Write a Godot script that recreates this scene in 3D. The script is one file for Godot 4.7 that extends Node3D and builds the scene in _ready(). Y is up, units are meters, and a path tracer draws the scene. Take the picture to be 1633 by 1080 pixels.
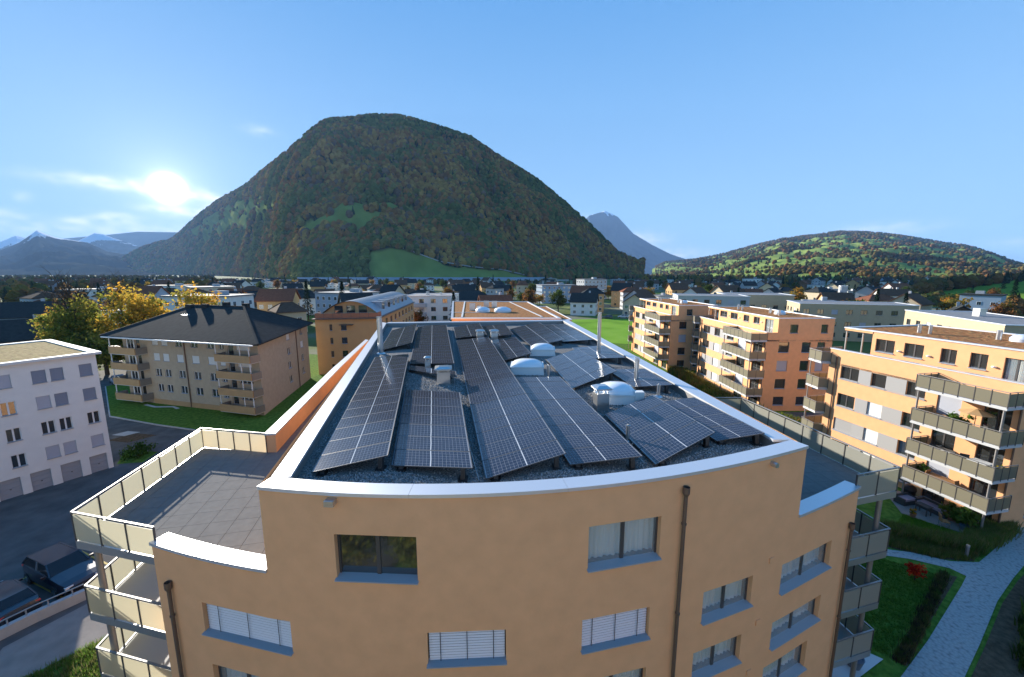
extends Node3D
# A flat roofed apartment house with solar panels in a Swiss valley, seen from the air.

const SUN_AZ := -41.0
const SUN_EL := 15.0
var M := {}
var taken := {}
var rng := RandomNumberGenerator.new()
var cache := {}

class MB:
	var v := PackedVector3Array()
	var n := PackedVector3Array()
	var uv := PackedVector2Array()
	var c := PackedColorArray()
	var tint := Color.WHITE
	var tinted := false
	func tri(a: Vector3, b: Vector3, d: Vector3) -> void:
		var k := (b - a).cross(d - a).normalized()
		v.append_array(PackedVector3Array([a, d, b]))
		n.append_array(PackedVector3Array([k, k, k]))
		uv.append_array(PackedVector2Array([Vector2.ZERO, Vector2.ONE, Vector2.RIGHT]))
		if tinted:
			c.append_array(PackedColorArray([tint, tint, tint]))
	func quad(a: Vector3, b: Vector3, d: Vector3, e: Vector3) -> void:
		var k := (d - a).cross(e - b).normalized()
		v.append_array(PackedVector3Array([a, d, b, a, e, d]))
		n.append_array(PackedVector3Array([k, k, k, k, k, k]))
		uv.append_array(PackedVector2Array([Vector2(0, 1), Vector2(1, 0), Vector2(1, 1), Vector2(0, 1), Vector2(0, 0), Vector2(1, 0)]))
		if tinted:
			c.append_array(PackedColorArray([tint, tint, tint, tint, tint, tint]))
	func smooth(p: Array, k: Array) -> void:
		for i in [0, 2, 1, 0, 3, 2]:
			v.append(p[i])
			n.append(k[i])
			uv.append(Vector2.ZERO)
			if tinted:
				c.append(tint)
	func frame_box(o: Vector3, x: Vector3, y: Vector3, z: Vector3) -> void:   # half axes, right handed
		quad(o - x - y + z, o + x - y + z, o + x + y + z, o - x + y + z)
		quad(o + x - y - z, o - x - y - z, o - x + y - z, o + x + y - z)
		quad(o + x - y + z, o + x - y - z, o + x + y - z, o + x + y + z)
		quad(o - x - y - z, o - x - y + z, o - x + y + z, o - x + y - z)
		quad(o - x + y + z, o + x + y + z, o + x + y - z, o - x + y - z)
		quad(o - x - y - z, o + x - y - z, o + x - y + z, o - x - y + z)
	func box(o: Vector3, s: Vector3, b := Basis()) -> void:
		frame_box(o, b.x * s.x / 2, b.y * s.y / 2, b.z * s.z / 2)
	func bar(a: Vector3, b: Vector3, w: float, h: float) -> void:
		var z := (b - a)
		var l := z.length()
		z = z / l
		var up := Vector3.UP if absf(z.y) < 0.95 else Vector3.RIGHT
		var x := up.cross(z).normalized()
		frame_box((a + b) / 2, x * w / 2, z.cross(x) * h / 2, z * l / 2)
	func tube(a: Vector3, b: Vector3, r0: float, r1: float, k := 8, capped := true) -> void:
		var z := (b - a).normalized()
		var up := Vector3.UP if absf(z.y) < 0.95 else Vector3.RIGHT
		var x := up.cross(z).normalized()
		var y := z.cross(x)
		for i in k:
			var d0 := x * cos(TAU * i / k) + y * sin(TAU * i / k)
			var d1 := x * cos(TAU * (i + 1) / k) + y * sin(TAU * (i + 1) / k)
			smooth([a + d0 * r0, a + d1 * r0, b + d1 * r1, b + d0 * r1], [d0, d1, d1, d0])
			if capped:
				tri(b, b + d0 * r1, b + d1 * r1)
				tri(a, a + d1 * r0, a + d0 * r0)
	func sheet(p: PackedVector2Array, y: float, down := false) -> void:
		var t := Geometry2D.triangulate_polygon(p)
		for i in range(0, t.size(), 3):
			var a := Vector3(p[t[i]].x, y, p[t[i]].y)
			var b := Vector3(p[t[i + 1]].x, y, p[t[i + 1]].y)
			var d := Vector3(p[t[i + 2]].x, y, p[t[i + 2]].y)
			var up := (b - a).cross(d - a).y > 0
			if up != down:
				tri(a, b, d)
			else:
				tri(a, d, b)
	func prism(p: PackedVector2Array, y0: float, y1: float, bottom := true) -> void:
		sheet(p, y1)
		if bottom:
			sheet(p, y0, true)
		var s := 0.0
		for i in p.size():
			s += p[i].x * p[(i + 1) % p.size()].y - p[(i + 1) % p.size()].x * p[i].y
		for i in p.size():
			var a := p[i]
			var b := p[(i + 1) % p.size()]
			if s > 0:
				var q := a
				a = b
				b = q
			quad(Vector3(a.x, y0, a.y), Vector3(b.x, y0, b.y), Vector3(b.x, y1, b.y), Vector3(a.x, y1, a.y))
	func lathe(o: Vector3, pts: Array, k := 12) -> void:   # pts: [radius, height]
		for j in pts.size() - 1:
			var sl := Vector2(pts[j + 1][1] - pts[j][1], pts[j][0] - pts[j + 1][0]).normalized()
			for i in k:
				var d0 := Vector3(cos(TAU * i / k), 0, -sin(TAU * i / k))
				var d1 := Vector3(cos(TAU * (i + 1) / k), 0, -sin(TAU * (i + 1) / k))
				var k0 := d0 * sl.x + Vector3.UP * sl.y
				var k1 := d1 * sl.x + Vector3.UP * sl.y
				var h0 := Vector3.UP * float(pts[j][1])
				var h1 := Vector3.UP * float(pts[j + 1][1])
				smooth([o + d0 * pts[j][0] + h0, o + d1 * pts[j][0] + h0, o + d1 * pts[j + 1][0] + h1, o + d0 * pts[j + 1][0] + h1], [k0, k1, k1, k0])
	# a wall from o along u with its outside towards u x up; openings are [u0, u1, v0, v1]
	func wall(o: Vector3, u: Vector3, l: float, y0: float, y1: float, ops: Array, depth: float) -> void:
		var us := [0.0, l]
		var vs := [y0, y1]
		for w in ops:
			for k in 2:
				if not us.has(w[k]): us.append(w[k])
				if not vs.has(w[2 + k]): vs.append(w[2 + k])
		us.sort()
		vs.sort()
		var nn := Vector3(-u.z, 0, u.x)
		for i in us.size() - 1:
			for j in vs.size() - 1:
				var cu: float = (us[i] + us[i + 1]) / 2.0
				var cv: float = (vs[j] + vs[j + 1]) / 2.0
				var hole := false
				for w in ops:
					if cu > w[0] and cu < w[1] and cv > w[2] and cv < w[3]:
						hole = true
				if not hole and cv > y0 and cv < y1 and cu > 0 and cu < l:
					quad(o + u * us[i] + Vector3.UP * vs[j], o + u * us[i + 1] + Vector3.UP * vs[j], o + u * us[i + 1] + Vector3.UP * vs[j + 1], o + u * us[i] + Vector3.UP * vs[j + 1])
		for w in ops:
			reveal(o + u * w[0], o + u * w[1], nn, w[2], w[3], depth)
	func reveal(p0: Vector3, p1: Vector3, nn: Vector3, v0: float, v1: float, depth: float) -> void:
		var a := p0 + Vector3.UP * v0
		var b := p1 + Vector3.UP * v0
		var d := p1 + Vector3.UP * v1
		var e := p0 + Vector3.UP * v1
		var k := -nn * depth
		quad(a, b, b + k, a + k)
		quad(e, e + k, d + k, d)
		quad(a, a + k, e + k, e)
		quad(b, d, d + k, b + k)
	func mesh(mat: Material = null, into: ArrayMesh = null) -> ArrayMesh:
		var m := ArrayMesh.new() if into == null else into
		var a := []
		a.resize(Mesh.ARRAY_MAX)
		a[Mesh.ARRAY_VERTEX] = v
		a[Mesh.ARRAY_NORMAL] = n
		a[Mesh.ARRAY_TEX_UV] = uv
		if tinted:
			a[Mesh.ARRAY_COLOR] = c
		m.add_surface_from_arrays(Mesh.PRIMITIVE_TRIANGLES, a)
		if mat:
			m.surface_set_material(m.get_surface_count() - 1, mat)
		return m

# ---------------------------------------------------------------- naming
func numbered(called: String) -> String:
	if not taken.has(called):
		taken[called] = 0
		return called
	taken[called] += 1
	return "%s_%03d" % [called, taken[called]]

func tag(o: Node, label: String, category: String, group := "") -> Node:
	o.set_meta("label", label)
	o.set_meta("category", category)
	if group != "":
		o.set_meta("group", group)
	return o

func thing(called: String, label: String, category: String, at := Vector3.ZERO, turn := 0.0, group := "") -> Node3D:
	var o := Node3D.new()
	o.name = numbered(called)
	add_child(o)
	o.position = at
	o.rotation.y = turn
	tag(o, label, category, group)
	return o

func part(parent: Node, called: String, shape, mat: Material, at := Transform3D()) -> MeshInstance3D:
	var o := MeshInstance3D.new()
	o.name = called if parent != self else numbered(called)
	o.mesh = shape if shape is Mesh else shape.mesh()
	o.material_override = mat
	o.transform = at
	parent.add_child(o, true)
	return o

func setting(called: String, shape, mat: Material) -> MeshInstance3D:
	var o := part(self, called, shape, mat)
	o.set_meta("kind", "structure")
	return o

func stuff(parent: Node, called: String, m: Mesh, mat: Material, where: PackedFloat32Array, colored := true) -> MultiMeshInstance3D:
	var mm := MultiMesh.new()
	mm.transform_format = MultiMesh.TRANSFORM_3D
	mm.use_colors = colored
	mm.mesh = m
	mm.instance_count = where.size() / (16 if colored else 12)
	var k := 16 if colored else 12
	for i in mm.instance_count:
		var b := i * k
		mm.set_instance_transform(i, Transform3D(Vector3(where[b], where[b + 4], where[b + 8]), Vector3(where[b + 1], where[b + 5], where[b + 9]), Vector3(where[b + 2], where[b + 6], where[b + 10]), Vector3(where[b + 3], where[b + 7], where[b + 11])))
		if colored:
			mm.set_instance_color(i, Color(where[b + 12], where[b + 13], where[b + 14]))
	var o := MultiMeshInstance3D.new()
	o.name = called if parent != self else numbered(called)
	o.multimesh = mm
	o.material_override = mat
	o.set_meta("kind", "stuff")
	parent.add_child(o, true)
	return o

func put(a: PackedFloat32Array, t: Transform3D, c: Color) -> void:
	var b := t.basis
	a.append_array(PackedFloat32Array([b.x.x, b.y.x, b.z.x, t.origin.x, b.x.y, b.y.y, b.z.y, t.origin.y, b.x.z, b.y.z, b.z.z, t.origin.z, c.r, c.g, c.b, 1.0]))

# ---------------------------------------------------------------- materials
func lin(r: float, g: float, b: float, a := 1.0) -> Color:   # real-world base colour to albedo_color
	var c := Color(r, g, b).linear_to_srgb()
	c.a = a
	return c

func noise_image(size: int, freq: float, seed_: int, octaves := 4, kind := FastNoiseLite.TYPE_SIMPLEX_SMOOTH) -> Image:
	var f := FastNoiseLite.new()
	f.seed = seed_
	f.noise_type = kind
	f.frequency = freq
	f.fractal_octaves = octaves
	if kind == FastNoiseLite.TYPE_CELLULAR:
		f.fractal_type = FastNoiseLite.FRACTAL_NONE
	return f.get_seamless_image(size, size)

func ramp_texture(im: Image, stops: Array) -> ImageTexture:   # stops: [at, linear colour]
	var g := Gradient.new()
	g.offsets = PackedFloat32Array(stops.map(func(s): return s[0]))
	g.colors = PackedColorArray(stops.map(func(s): return lin(s[1][0], s[1][1], s[1][2])))
	var look := []
	for i in 256:
		look.append(g.sample(i / 255.0))
	var out := Image.create(im.get_width(), im.get_height(), false, Image.FORMAT_RGB8)
	for y in im.get_height():
		for x in im.get_width():
			out.set_pixel(x, y, look[int(im.get_pixel(x, y).r * 255.0)])
	return ImageTexture.create_from_image(out)

func mat(color: Color, rough := 0.8, metal := 0.0) -> StandardMaterial3D:
	var m := StandardMaterial3D.new()
	m.albedo_color = color
	m.roughness = rough
	m.metallic = metal
	return m

func mapped(tex: Texture2D, scale_: float, rough := 0.9, height: Image = null, cm := 1.0) -> StandardMaterial3D:
	var m := mat(Color.WHITE, rough)
	m.albedo_texture = tex
	m.metallic_specular = 0.12 if rough > 0.85 else 0.4
	m.uv1_triplanar = true
	m.uv1_world_triplanar = true
	m.uv1_scale = Vector3.ONE * scale_
	if height:
		m.heightmap_enabled = true
		m.heightmap_texture = ImageTexture.create_from_image(height)
		m.heightmap_scale = cm
	return m

func vary(base: Array, by: float, seed_: int, scale_: float, rough: float, cm: float, freq := 0.02) -> StandardMaterial3D:
	var im := noise_image(256, freq, seed_, 5)
	var t := ramp_texture(im, [[0.0, [base[0] * (1 - by), base[1] * (1 - by), base[2] * (1 - by)]], [0.5, base], [1.0, [base[0] * (1 + by), base[1] * (1 + by), base[2] * (1 + by)]]])
	return mapped(t, scale_, rough, noise_image(256, 0.12, seed_ + 1, 3) if cm > 0 else null, cm)

func leaf_mat(back: float) -> StandardMaterial3D:
	var m := mat(Color.WHITE, 1.0)
	m.vertex_color_use_as_albedo = true
	m.metallic_specular = 0.0
	m.backlight_enabled = true
	m.backlight = Color(back, back, back)
	return m

func panel_texture() -> ImageTexture:
	var im := Image.create(640, 320, false, Image.FORMAT_RGB8)
	var r := RandomNumberGenerator.new()
	r.seed = 5
	im.fill(lin(0.22, 0.225, 0.24))
	for i in 20:
		for j in 6:
			var k := r.randf_range(0.85, 1.2)
			var x0 := int(8 + i * 31 + (6 if i >= 10 else 0))
			im.fill_rect(Rect2i(x0, 6 + j * 52, 29, 49), lin(0.017 * k, 0.018 * k, 0.032 * k))
	im.fill_rect(Rect2i(316, 0, 9, 320), lin(0.5, 0.5, 0.5))
	return ImageTexture.create_from_image(im)

func make_materials() -> void:
	M.render = vary([0.76, 0.408, 0.205], 0.06, 11, 0.22, 0.95, 0.25)
	M.render_sand = vary([0.46, 0.37, 0.27], 0.08, 12, 0.2, 0.95, 0.3)
	M.render_white = vary([0.72, 0.70, 0.66], 0.05, 13, 0.2, 0.95, 0.2)
	M.render_beige = vary([0.44, 0.36, 0.24], 0.06, 14, 0.2, 0.95, 0.0)
	M.plinth = vary([0.45, 0.29, 0.15], 0.08, 15, 0.2, 0.95, 0.2)
	M.coping = mat(lin(0.66, 0.67, 0.69), 0.42, 0.6)
	M.steel = mat(lin(0.62, 0.62, 0.62), 0.28, 0.9)
	M.zinc = mat(lin(0.30, 0.29, 0.28), 0.45, 0.6)
	M.copper = mat(lin(0.17, 0.115, 0.085), 0.5, 0.4)
	M.frame_dark = mat(lin(0.075, 0.07, 0.068), 0.45, 0.2)
	M.frame_white = mat(lin(0.7, 0.7, 0.68), 0.5)
	M.sill = mat(lin(0.36, 0.36, 0.37), 0.5, 0.0)
	M.dark = mat(lin(0.02, 0.02, 0.022), 0.8)
	M.black_plastic = mat(lin(0.015, 0.015, 0.016), 0.55)
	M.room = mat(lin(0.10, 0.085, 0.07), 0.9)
	M.glass = mat(Color(0.9, 0.95, 0.95, 0.12), 0.03)
	M.glass.transparency = BaseMaterial3D.TRANSPARENCY_ALPHA
	M.glass_dark = mat(lin(0.17, 0.185, 0.19), 0.05, 0.85)
	M.glass_dark.metallic_specular = 0.9
	M.curtain = mat(lin(0.62, 0.62, 0.58), 0.9)
	M.curtain.backlight_enabled = true
	M.curtain.backlight = Color(0.4, 0.4, 0.38)
	M.blind = mat(lin(0.60, 0.62, 0.66), 0.45, 0.35)
	M.shutter_blue = mat(lin(0.20, 0.235, 0.30), 0.6)
	M.shutter_pale = mat(lin(0.40, 0.42, 0.48), 0.6)
	M.shutter_white = mat(lin(0.68, 0.68, 0.66), 0.6)
	M.shutter_grey = mat(lin(0.32, 0.31, 0.30), 0.7)
	M.garage = mat(lin(0.30, 0.31, 0.33), 0.6)
	M.opal = mat(lin(0.44, 0.415, 0.30), 0.25)
	M.opal.backlight_enabled = true
	M.opal.backlight = Color(1.0, 0.985, 0.92)
	M.olive = mat(lin(0.20, 0.18, 0.125), 0.3)
	M.olive.backlight_enabled = true
	M.olive.backlight = Color(0.35, 0.34, 0.25)
	M.opal_grey = mat(lin(0.30, 0.29, 0.245), 0.3)
	M.opal_grey.backlight_enabled = true
	M.opal_grey.backlight = Color(0.7, 0.69, 0.62)
	M.concrete = vary([0.42, 0.41, 0.39], 0.1, 16, 0.3, 0.9, 0.2)
	M.slab = mat(lin(0.50, 0.50, 0.49), 0.7)
	M.tile = vary([0.19, 0.18, 0.165], 0.1, 17, 0.5, 0.9, 0.1)
	var g := noise_image(512, 0.06, 21, 1, FastNoiseLite.TYPE_CELLULAR)
	M.gravel = mapped(ramp_texture(g, [[0.0, [0.36, 0.34, 0.31]], [0.35, [0.20, 0.19, 0.18]], [1.0, [0.07, 0.07, 0.07]]]), 0.55, 0.95, g, -3.0)
	M.stone = mat(Color.WHITE, 0.9)
	M.stone.vertex_color_use_as_albedo = true
	var s := noise_image(512, 0.03, 22, 6)
	M.sedum = mapped(ramp_texture(s, [[0.0, [0.16, 0.07, 0.03]], [0.4, [0.32, 0.14, 0.06]], [0.6, [0.38, 0.19, 0.08]], [0.8, [0.25, 0.17, 0.06]], [1.0, [0.42, 0.28, 0.15]]]), 0.12, 1.0, s, 6.0)
	M.dry_grass = mapped(ramp_texture(s, [[0.0, [0.17, 0.12, 0.05]], [0.4, [0.34, 0.24, 0.11]], [0.6, [0.42, 0.30, 0.14]], [0.8, [0.27, 0.23, 0.08]], [1.0, [0.5, 0.38, 0.2]]]), 0.12, 1.0, s, 6.0)
	M.asphalt = vary([0.12, 0.115, 0.11], 0.22, 23, 0.12, 0.9, 0.6, 0.015)
	M.asphalt_light = vary([0.25, 0.225, 0.20], 0.14, 24, 0.15, 0.95, 0.4)
	M.lawn = mapped(ramp_texture(noise_image(512, 0.02, 25, 6), [[0.0, [0.06, 0.105, 0.018]], [0.5, [0.10, 0.19, 0.03]], [1.0, [0.17, 0.25, 0.05]]]), 0.16, 1.0, noise_image(512, 0.2, 26, 2), 5.0)
	M.meadow = mapped(ramp_texture(noise_image(512, 0.012, 27, 5), [[0.0, [0.10, 0.20, 0.02]], [0.5, [0.16, 0.31, 0.03]], [1.0, [0.22, 0.36, 0.05]]]), 0.01, 1.0)
	M.soil = vary([0.12, 0.085, 0.055], 0.35, 28, 0.4, 1.0, 4.0)
	var pv := noise_image(512, 0.055, 29, 1, FastNoiseLite.TYPE_CELLULAR)
	M.paver = mapped(ramp_texture(pv, [[0.0, [0.40, 0.39, 0.37]], [0.55, [0.31, 0.31, 0.30]], [1.0, [0.16, 0.16, 0.16]]]), 0.22, 0.75, pv, -2.0)
	M.ground = mapped(ramp_texture(noise_image(512, 0.012, 30, 6), [[0.0, [0.09, 0.11, 0.045]], [0.35, [0.13, 0.16, 0.05]], [0.5, [0.20, 0.19, 0.15]], [0.62, [0.14, 0.17, 0.055]], [0.8, [0.12, 0.19, 0.04]], [1.0, [0.16, 0.24, 0.05]]]), 0.0022, 1.0)
	M.terrain = mat(Color.WHITE, 1.0)
	M.terrain.metallic_specular = 0.0
	M.terrain.vertex_color_use_as_albedo = true
	M.leaf = leaf_mat(1.0)
	M.wood_leaf = leaf_mat(0.6)
	M.bark = vary([0.09, 0.07, 0.055], 0.3, 31, 1.0, 1.0, 2.0)
	M.yellow_paint = mat(lin(0.50, 0.36, 0.07), 0.8)
	M.white_paint = mat(lin(0.6, 0.6, 0.58), 0.7)
	M.car_glass = mat(lin(0.012, 0.013, 0.015), 0.08)
	M.tyre = mat(lin(0.02, 0.02, 0.02), 0.85)
	M.chrome = mat(lin(0.7, 0.7, 0.7), 0.2, 1.0)
	M.dome = mat(lin(0.74, 0.76, 0.78), 0.15)
	M.dome.clearcoat_enabled = true
	M.cells = mat(Color.WHITE, 0.16)
	M.cells.albedo_texture = panel_texture()
	M.alu = mat(lin(0.5, 0.5, 0.5), 0.4, 0.8)
	M.panel_frame = mat(lin(0.09, 0.09, 0.095), 0.45, 0.5)
	M.roof_slate = vary([0.042, 0.045, 0.044], 0.3, 32, 0.2, 0.95, 1.0)
	M.roof_brown = vary([0.13, 0.075, 0.05], 0.25, 33, 0.2, 0.9, 0.0)
	M.roof_red = vary([0.21, 0.085, 0.05], 0.25, 34, 0.2, 0.9, 0.0)
	M.roof_grey = vary([0.20, 0.20, 0.205], 0.15, 35, 0.1, 0.85, 0.0)
	M.roof_metal = mat(lin(0.36, 0.40, 0.44), 0.35, 0.6)
	M.wall_white = vary([0.72, 0.70, 0.65], 0.05, 36, 0.1, 0.95, 0.0)
	M.wall_cream = vary([0.56, 0.47, 0.33], 0.05, 37, 0.1, 0.95, 0.0)
	M.wall_grey = vary([0.42, 0.43, 0.44], 0.05, 38, 0.1, 0.95, 0.0)
	M.wall_blue = vary([0.30, 0.37, 0.45], 0.05, 39, 0.1, 0.95, 0.0)
	M.wall_ochre = vary([0.52, 0.33, 0.16], 0.05, 40, 0.1, 0.95, 0.0)
	M.wall_timber = vary([0.17, 0.10, 0.06], 0.15, 41, 0.1, 0.95, 0.0)
	M.water = mat(lin(0.05, 0.075, 0.09), 0.08)
	M.wicker = mat(lin(0.06, 0.055, 0.05), 0.8)
	M.cushion = mat(lin(0.34, 0.25, 0.28), 0.9)
	M.teak = vary([0.33, 0.17, 0.07], 0.2, 42, 1.5, 0.7, 0.0)
	M.terracotta = mat(lin(0.35, 0.15, 0.08), 0.85)
	M.pot_blue = mat(lin(0.09, 0.13, 0.18), 0.5)
	M.red_sign = mat(lin(0.6, 0.05, 0.04), 0.5)

# ---------------------------------------------------------------- shared builders
# the window of a wall: its mesh is the frame, its panes, sill, curtain or blind are children. Its own z points out of the wall.
func window(parent: Node, at: Vector3, u: Vector3, w: float, h: float, style := "dark", frame: Material = null, deep := 0.14, leaves := 2) -> MeshInstance3D:
	frame = M.frame_dark if frame == null else frame
	var key := "w%.2f_%.2f_%d_%.2f" % [w, h, leaves, deep]
	if not cache.has(key):
		var f := MB.new()
		var t := 0.06
		for s in [-1, 1]:
			f.box(Vector3(s * (w / 2 - t / 2), h / 2, -deep), Vector3(t, h, 0.06))
			f.box(Vector3(0, h / 2 + s * (h / 2 - t / 2), -deep), Vector3(w - 2 * t, t, 0.06))
		for k in range(1, leaves):
			f.box(Vector3(-w / 2 + w * k / leaves, h / 2, -deep), Vector3(0.11, h - 2 * t, 0.058))
		var p := MB.new()
		var pw := w / leaves - 0.1
		p.box(Vector3(0, h / 2, -deep - 0.005), Vector3(pw + 0.04, h - 0.1, 0.012))
		var s := MB.new()
		s.box(Vector3(0, 0.03, -deep / 2 + 0.05), Vector3(w + 0.05, 0.035, deep + 0.12), Basis(Vector3.RIGHT, 0.14))
		cache[key] = [f.mesh(), p.mesh(), s.mesh()]
	var made: Array = cache[key]
	var b := Basis(u, Vector3.UP, Vector3(-u.z, 0, u.x))
	var o := part(parent, "window", made[0], frame, Transform3D(b, at))
	part(o, "sill", made[2], M.sill)
	var clear := style == "curtain" or style == "reflecting"
	if style == "blind":
		var kb := key + "blind"
		if not cache.has(kb):
			var m := MB.new()
			var rows := int(h / 0.085)
			for i in rows:
				m.box(Vector3(0, 0.02 + (i + 0.5) * h / rows, -deep + 0.075), Vector3(w - 0.07, 0.006, 0.056), Basis(Vector3.RIGHT, 1.1))
			var cord := MB.new()
			for x in [-0.34, 0.0, 0.34]:
				cord.box(Vector3(x * w, h / 2, -deep + 0.118), Vector3(0.02, h, 0.006))
			cache[kb] = [m.mesh(), cord.mesh()]
		var bl := part(o, "blind", cache[kb][0], M.blind)
		part(bl, "cord", cache[kb][1], M.frame_dark)
	elif style.begins_with("shutter"):
		var kb := key + "shutter"
		if not cache.has(kb):
			var m := MB.new()
			var rows := int(h / 0.09)
			for i in rows:
				m.box(Vector3(0, (i + 0.5) * h / rows, -deep + 0.06), Vector3(w - 0.04, h / rows - 0.012, 0.02))
			m.box(Vector3(0, h / 2, -deep + 0.045), Vector3(w - 0.04, h, 0.01))
			cache[kb] = m.mesh()
		part(o, "roller_shutter", cache[kb], M[style])
		return o
	for k in leaves:
		part(o, "pane", made[1], M.glass if style == "curtain" else M.glass_dark, Transform3D(Basis(), Vector3(-w / 2 + w * (k + 0.5) / leaves, 0, 0)))
	if style == "curtain":
		var kc := key + style
		if not cache.has(kc):
			var m := MB.new()
			var steps := 40 if style == "curtain" else 24
			var cut := 0.0 if style == "curtain" else 0.5
			for i in steps:
				var x0 := -w / 2 + w * i / steps
				var x1 := -w / 2 + w * (i + 1) / steps
				if style == "reflecting" and x0 > -w / 2 + w * 0.18 and x0 < w * 0.36:
					continue
				var z0 := -deep - 0.22 + 0.035 * sin(i * 1.9) + 0.02 * sin(i * 0.83)
				var z1 := -deep - 0.22 + 0.035 * sin((i + 1) * 1.9) + 0.02 * sin((i + 1) * 0.83)
				m.quad(Vector3(x0, 0.03 + cut * 0, z0), Vector3(x1, 0.03, z1), Vector3(x1, h, z1), Vector3(x0, h, z0))
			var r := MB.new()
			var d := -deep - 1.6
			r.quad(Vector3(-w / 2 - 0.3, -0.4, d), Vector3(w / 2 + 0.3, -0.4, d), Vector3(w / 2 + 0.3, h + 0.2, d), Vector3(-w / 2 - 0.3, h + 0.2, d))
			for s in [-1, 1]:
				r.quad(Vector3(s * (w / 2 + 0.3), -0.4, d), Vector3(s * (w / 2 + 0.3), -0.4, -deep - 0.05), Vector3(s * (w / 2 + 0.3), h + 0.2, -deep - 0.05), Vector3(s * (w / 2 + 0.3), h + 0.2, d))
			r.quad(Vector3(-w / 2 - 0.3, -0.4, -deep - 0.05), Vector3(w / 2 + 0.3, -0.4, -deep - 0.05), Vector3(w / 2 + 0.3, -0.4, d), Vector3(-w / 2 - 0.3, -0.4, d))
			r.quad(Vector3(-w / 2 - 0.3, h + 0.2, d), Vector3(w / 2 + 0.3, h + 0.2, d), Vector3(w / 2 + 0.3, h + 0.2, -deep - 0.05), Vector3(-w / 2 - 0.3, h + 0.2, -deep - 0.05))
			cache[kc] = [m.mesh(), r.mesh()]
		part(o, "curtain", cache[kc][0], M.curtain)
		part(o, "room", cache[kc][1], M.room)
	return o

# one straight wall with its openings as a part of a building; windows are [u0, u1, v0, v1, style]
func windowed_wall(parent: Node, p0: Vector2, p1: Vector2, y0: float, y1: float, wins: Array, m: Material, frame: Material = null, called := "wall", deep := 0.2) -> void:
	var a := Vector3(p0.x, 0, p0.y)
	var u := Vector3(p1.x - p0.x, 0, p1.y - p0.y)
	var l := u.length()
	u = u / l
	var w := MB.new()
	w.wall(a, u, l, y0, y1, wins, deep)
	part(parent, called, w, m)
	for q in wins:
		var style: String = q[4] if q.size() > 4 else "dark"
		if style == "none":
			continue
		window(parent, a + u * ((q[0] + q[1]) / 2.0) + Vector3.UP * q[2], u, q[1] - q[0], q[3] - q[2], style, frame, deep - 0.05, q[5] if q.size() > 5 else 2)

# a balustrade along a polyline: handrail, posts and panels
func balustrade(parent: Node, pts: Array, y: float, h: float, glass: Material, pitch := 1.1, called := "balustrade") -> void:
	var rail := MB.new()
	for i in pts.size() - 1:
		var a := Vector3(pts[i].x, y + h, pts[i].y)
		var b := Vector3(pts[i + 1].x, y + h, pts[i + 1].y)
		rail.bar(a, b, 0.06, 0.045)
	var root := part(parent, called, rail, M.zinc)
	for i in pts.size() - 1:
		var a := Vector3(pts[i].x, y, pts[i].y)
		var b := Vector3(pts[i + 1].x, y, pts[i + 1].y)
		var l := a.distance_to(b)
		var k := maxi(1, roundi(l / pitch))
		var d := (b - a) / k
		for j in k:
			var p := MB.new()
			var m := a + d * (j + 0.5) + Vector3.UP * (h * 0.5 - 0.02)
			p.bar(m - d * (0.5 - 0.03 / d.length()), m + d * (0.5 - 0.03 / d.length()), 0.014, h - 0.14)
			part(root, "panel", p, glass)
		for j in range(0, k + 1):
			if j == 0 and i > 0:
				continue
			var p := MB.new()
			p.box(a + d * j + Vector3.UP * (h / 2 - 0.04), Vector3(0.045, h + 0.06, 0.045))
			part(root, "post", p, M.frame_dark)

func v2(a: Array) -> PackedVector2Array:
	return PackedVector2Array(a.map(func(q): return Vector2(q[0], q[1])))

# ---------------------------------------------------------------- plants
func leaf_crown(seed_: int, r: Vector3, clumps: int, per: int, leaf: float, cols: Array, spread := 0.34) -> ArrayMesh:
	var k := RandomNumberGenerator.new()
	k.seed = seed_
	var m := MB.new()
	m.tinted = true
	for i in clumps:
		var d := Vector3(k.randfn(), k.randfn(), k.randfn()).normalized() * pow(k.randf(), 0.42)
		var c0 := Vector3(d.x * r.x, d.y * r.y, d.z * r.z) * 0.88
		var base: Array = cols[k.randi() % cols.size()]
		var big := k.randf_range(0.7, 1.3) * spread
		for j in per:
			var e := Vector3(k.randfn(), k.randfn() * 0.8, k.randfn()) * big * 0.5
			var o := c0 + Vector3(e.x * r.x, e.y * r.x, e.z * r.x)
			var x := Vector3(k.randfn(), k.randfn(), k.randfn()).normalized()
			var y := x.cross(Vector3(k.randfn(), k.randfn(), k.randfn())).normalized()
			var s := leaf * k.randf_range(0.6, 1.3)
			var t := k.randf_range(0.75, 1.25)
			m.tint = Color(base[0] * t, base[1] * t, base[2] * t)
			m.quad(o - x * s, o - y * s * 0.6, o + x * s, o + y * s * 0.6)
	return m.mesh()

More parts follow.
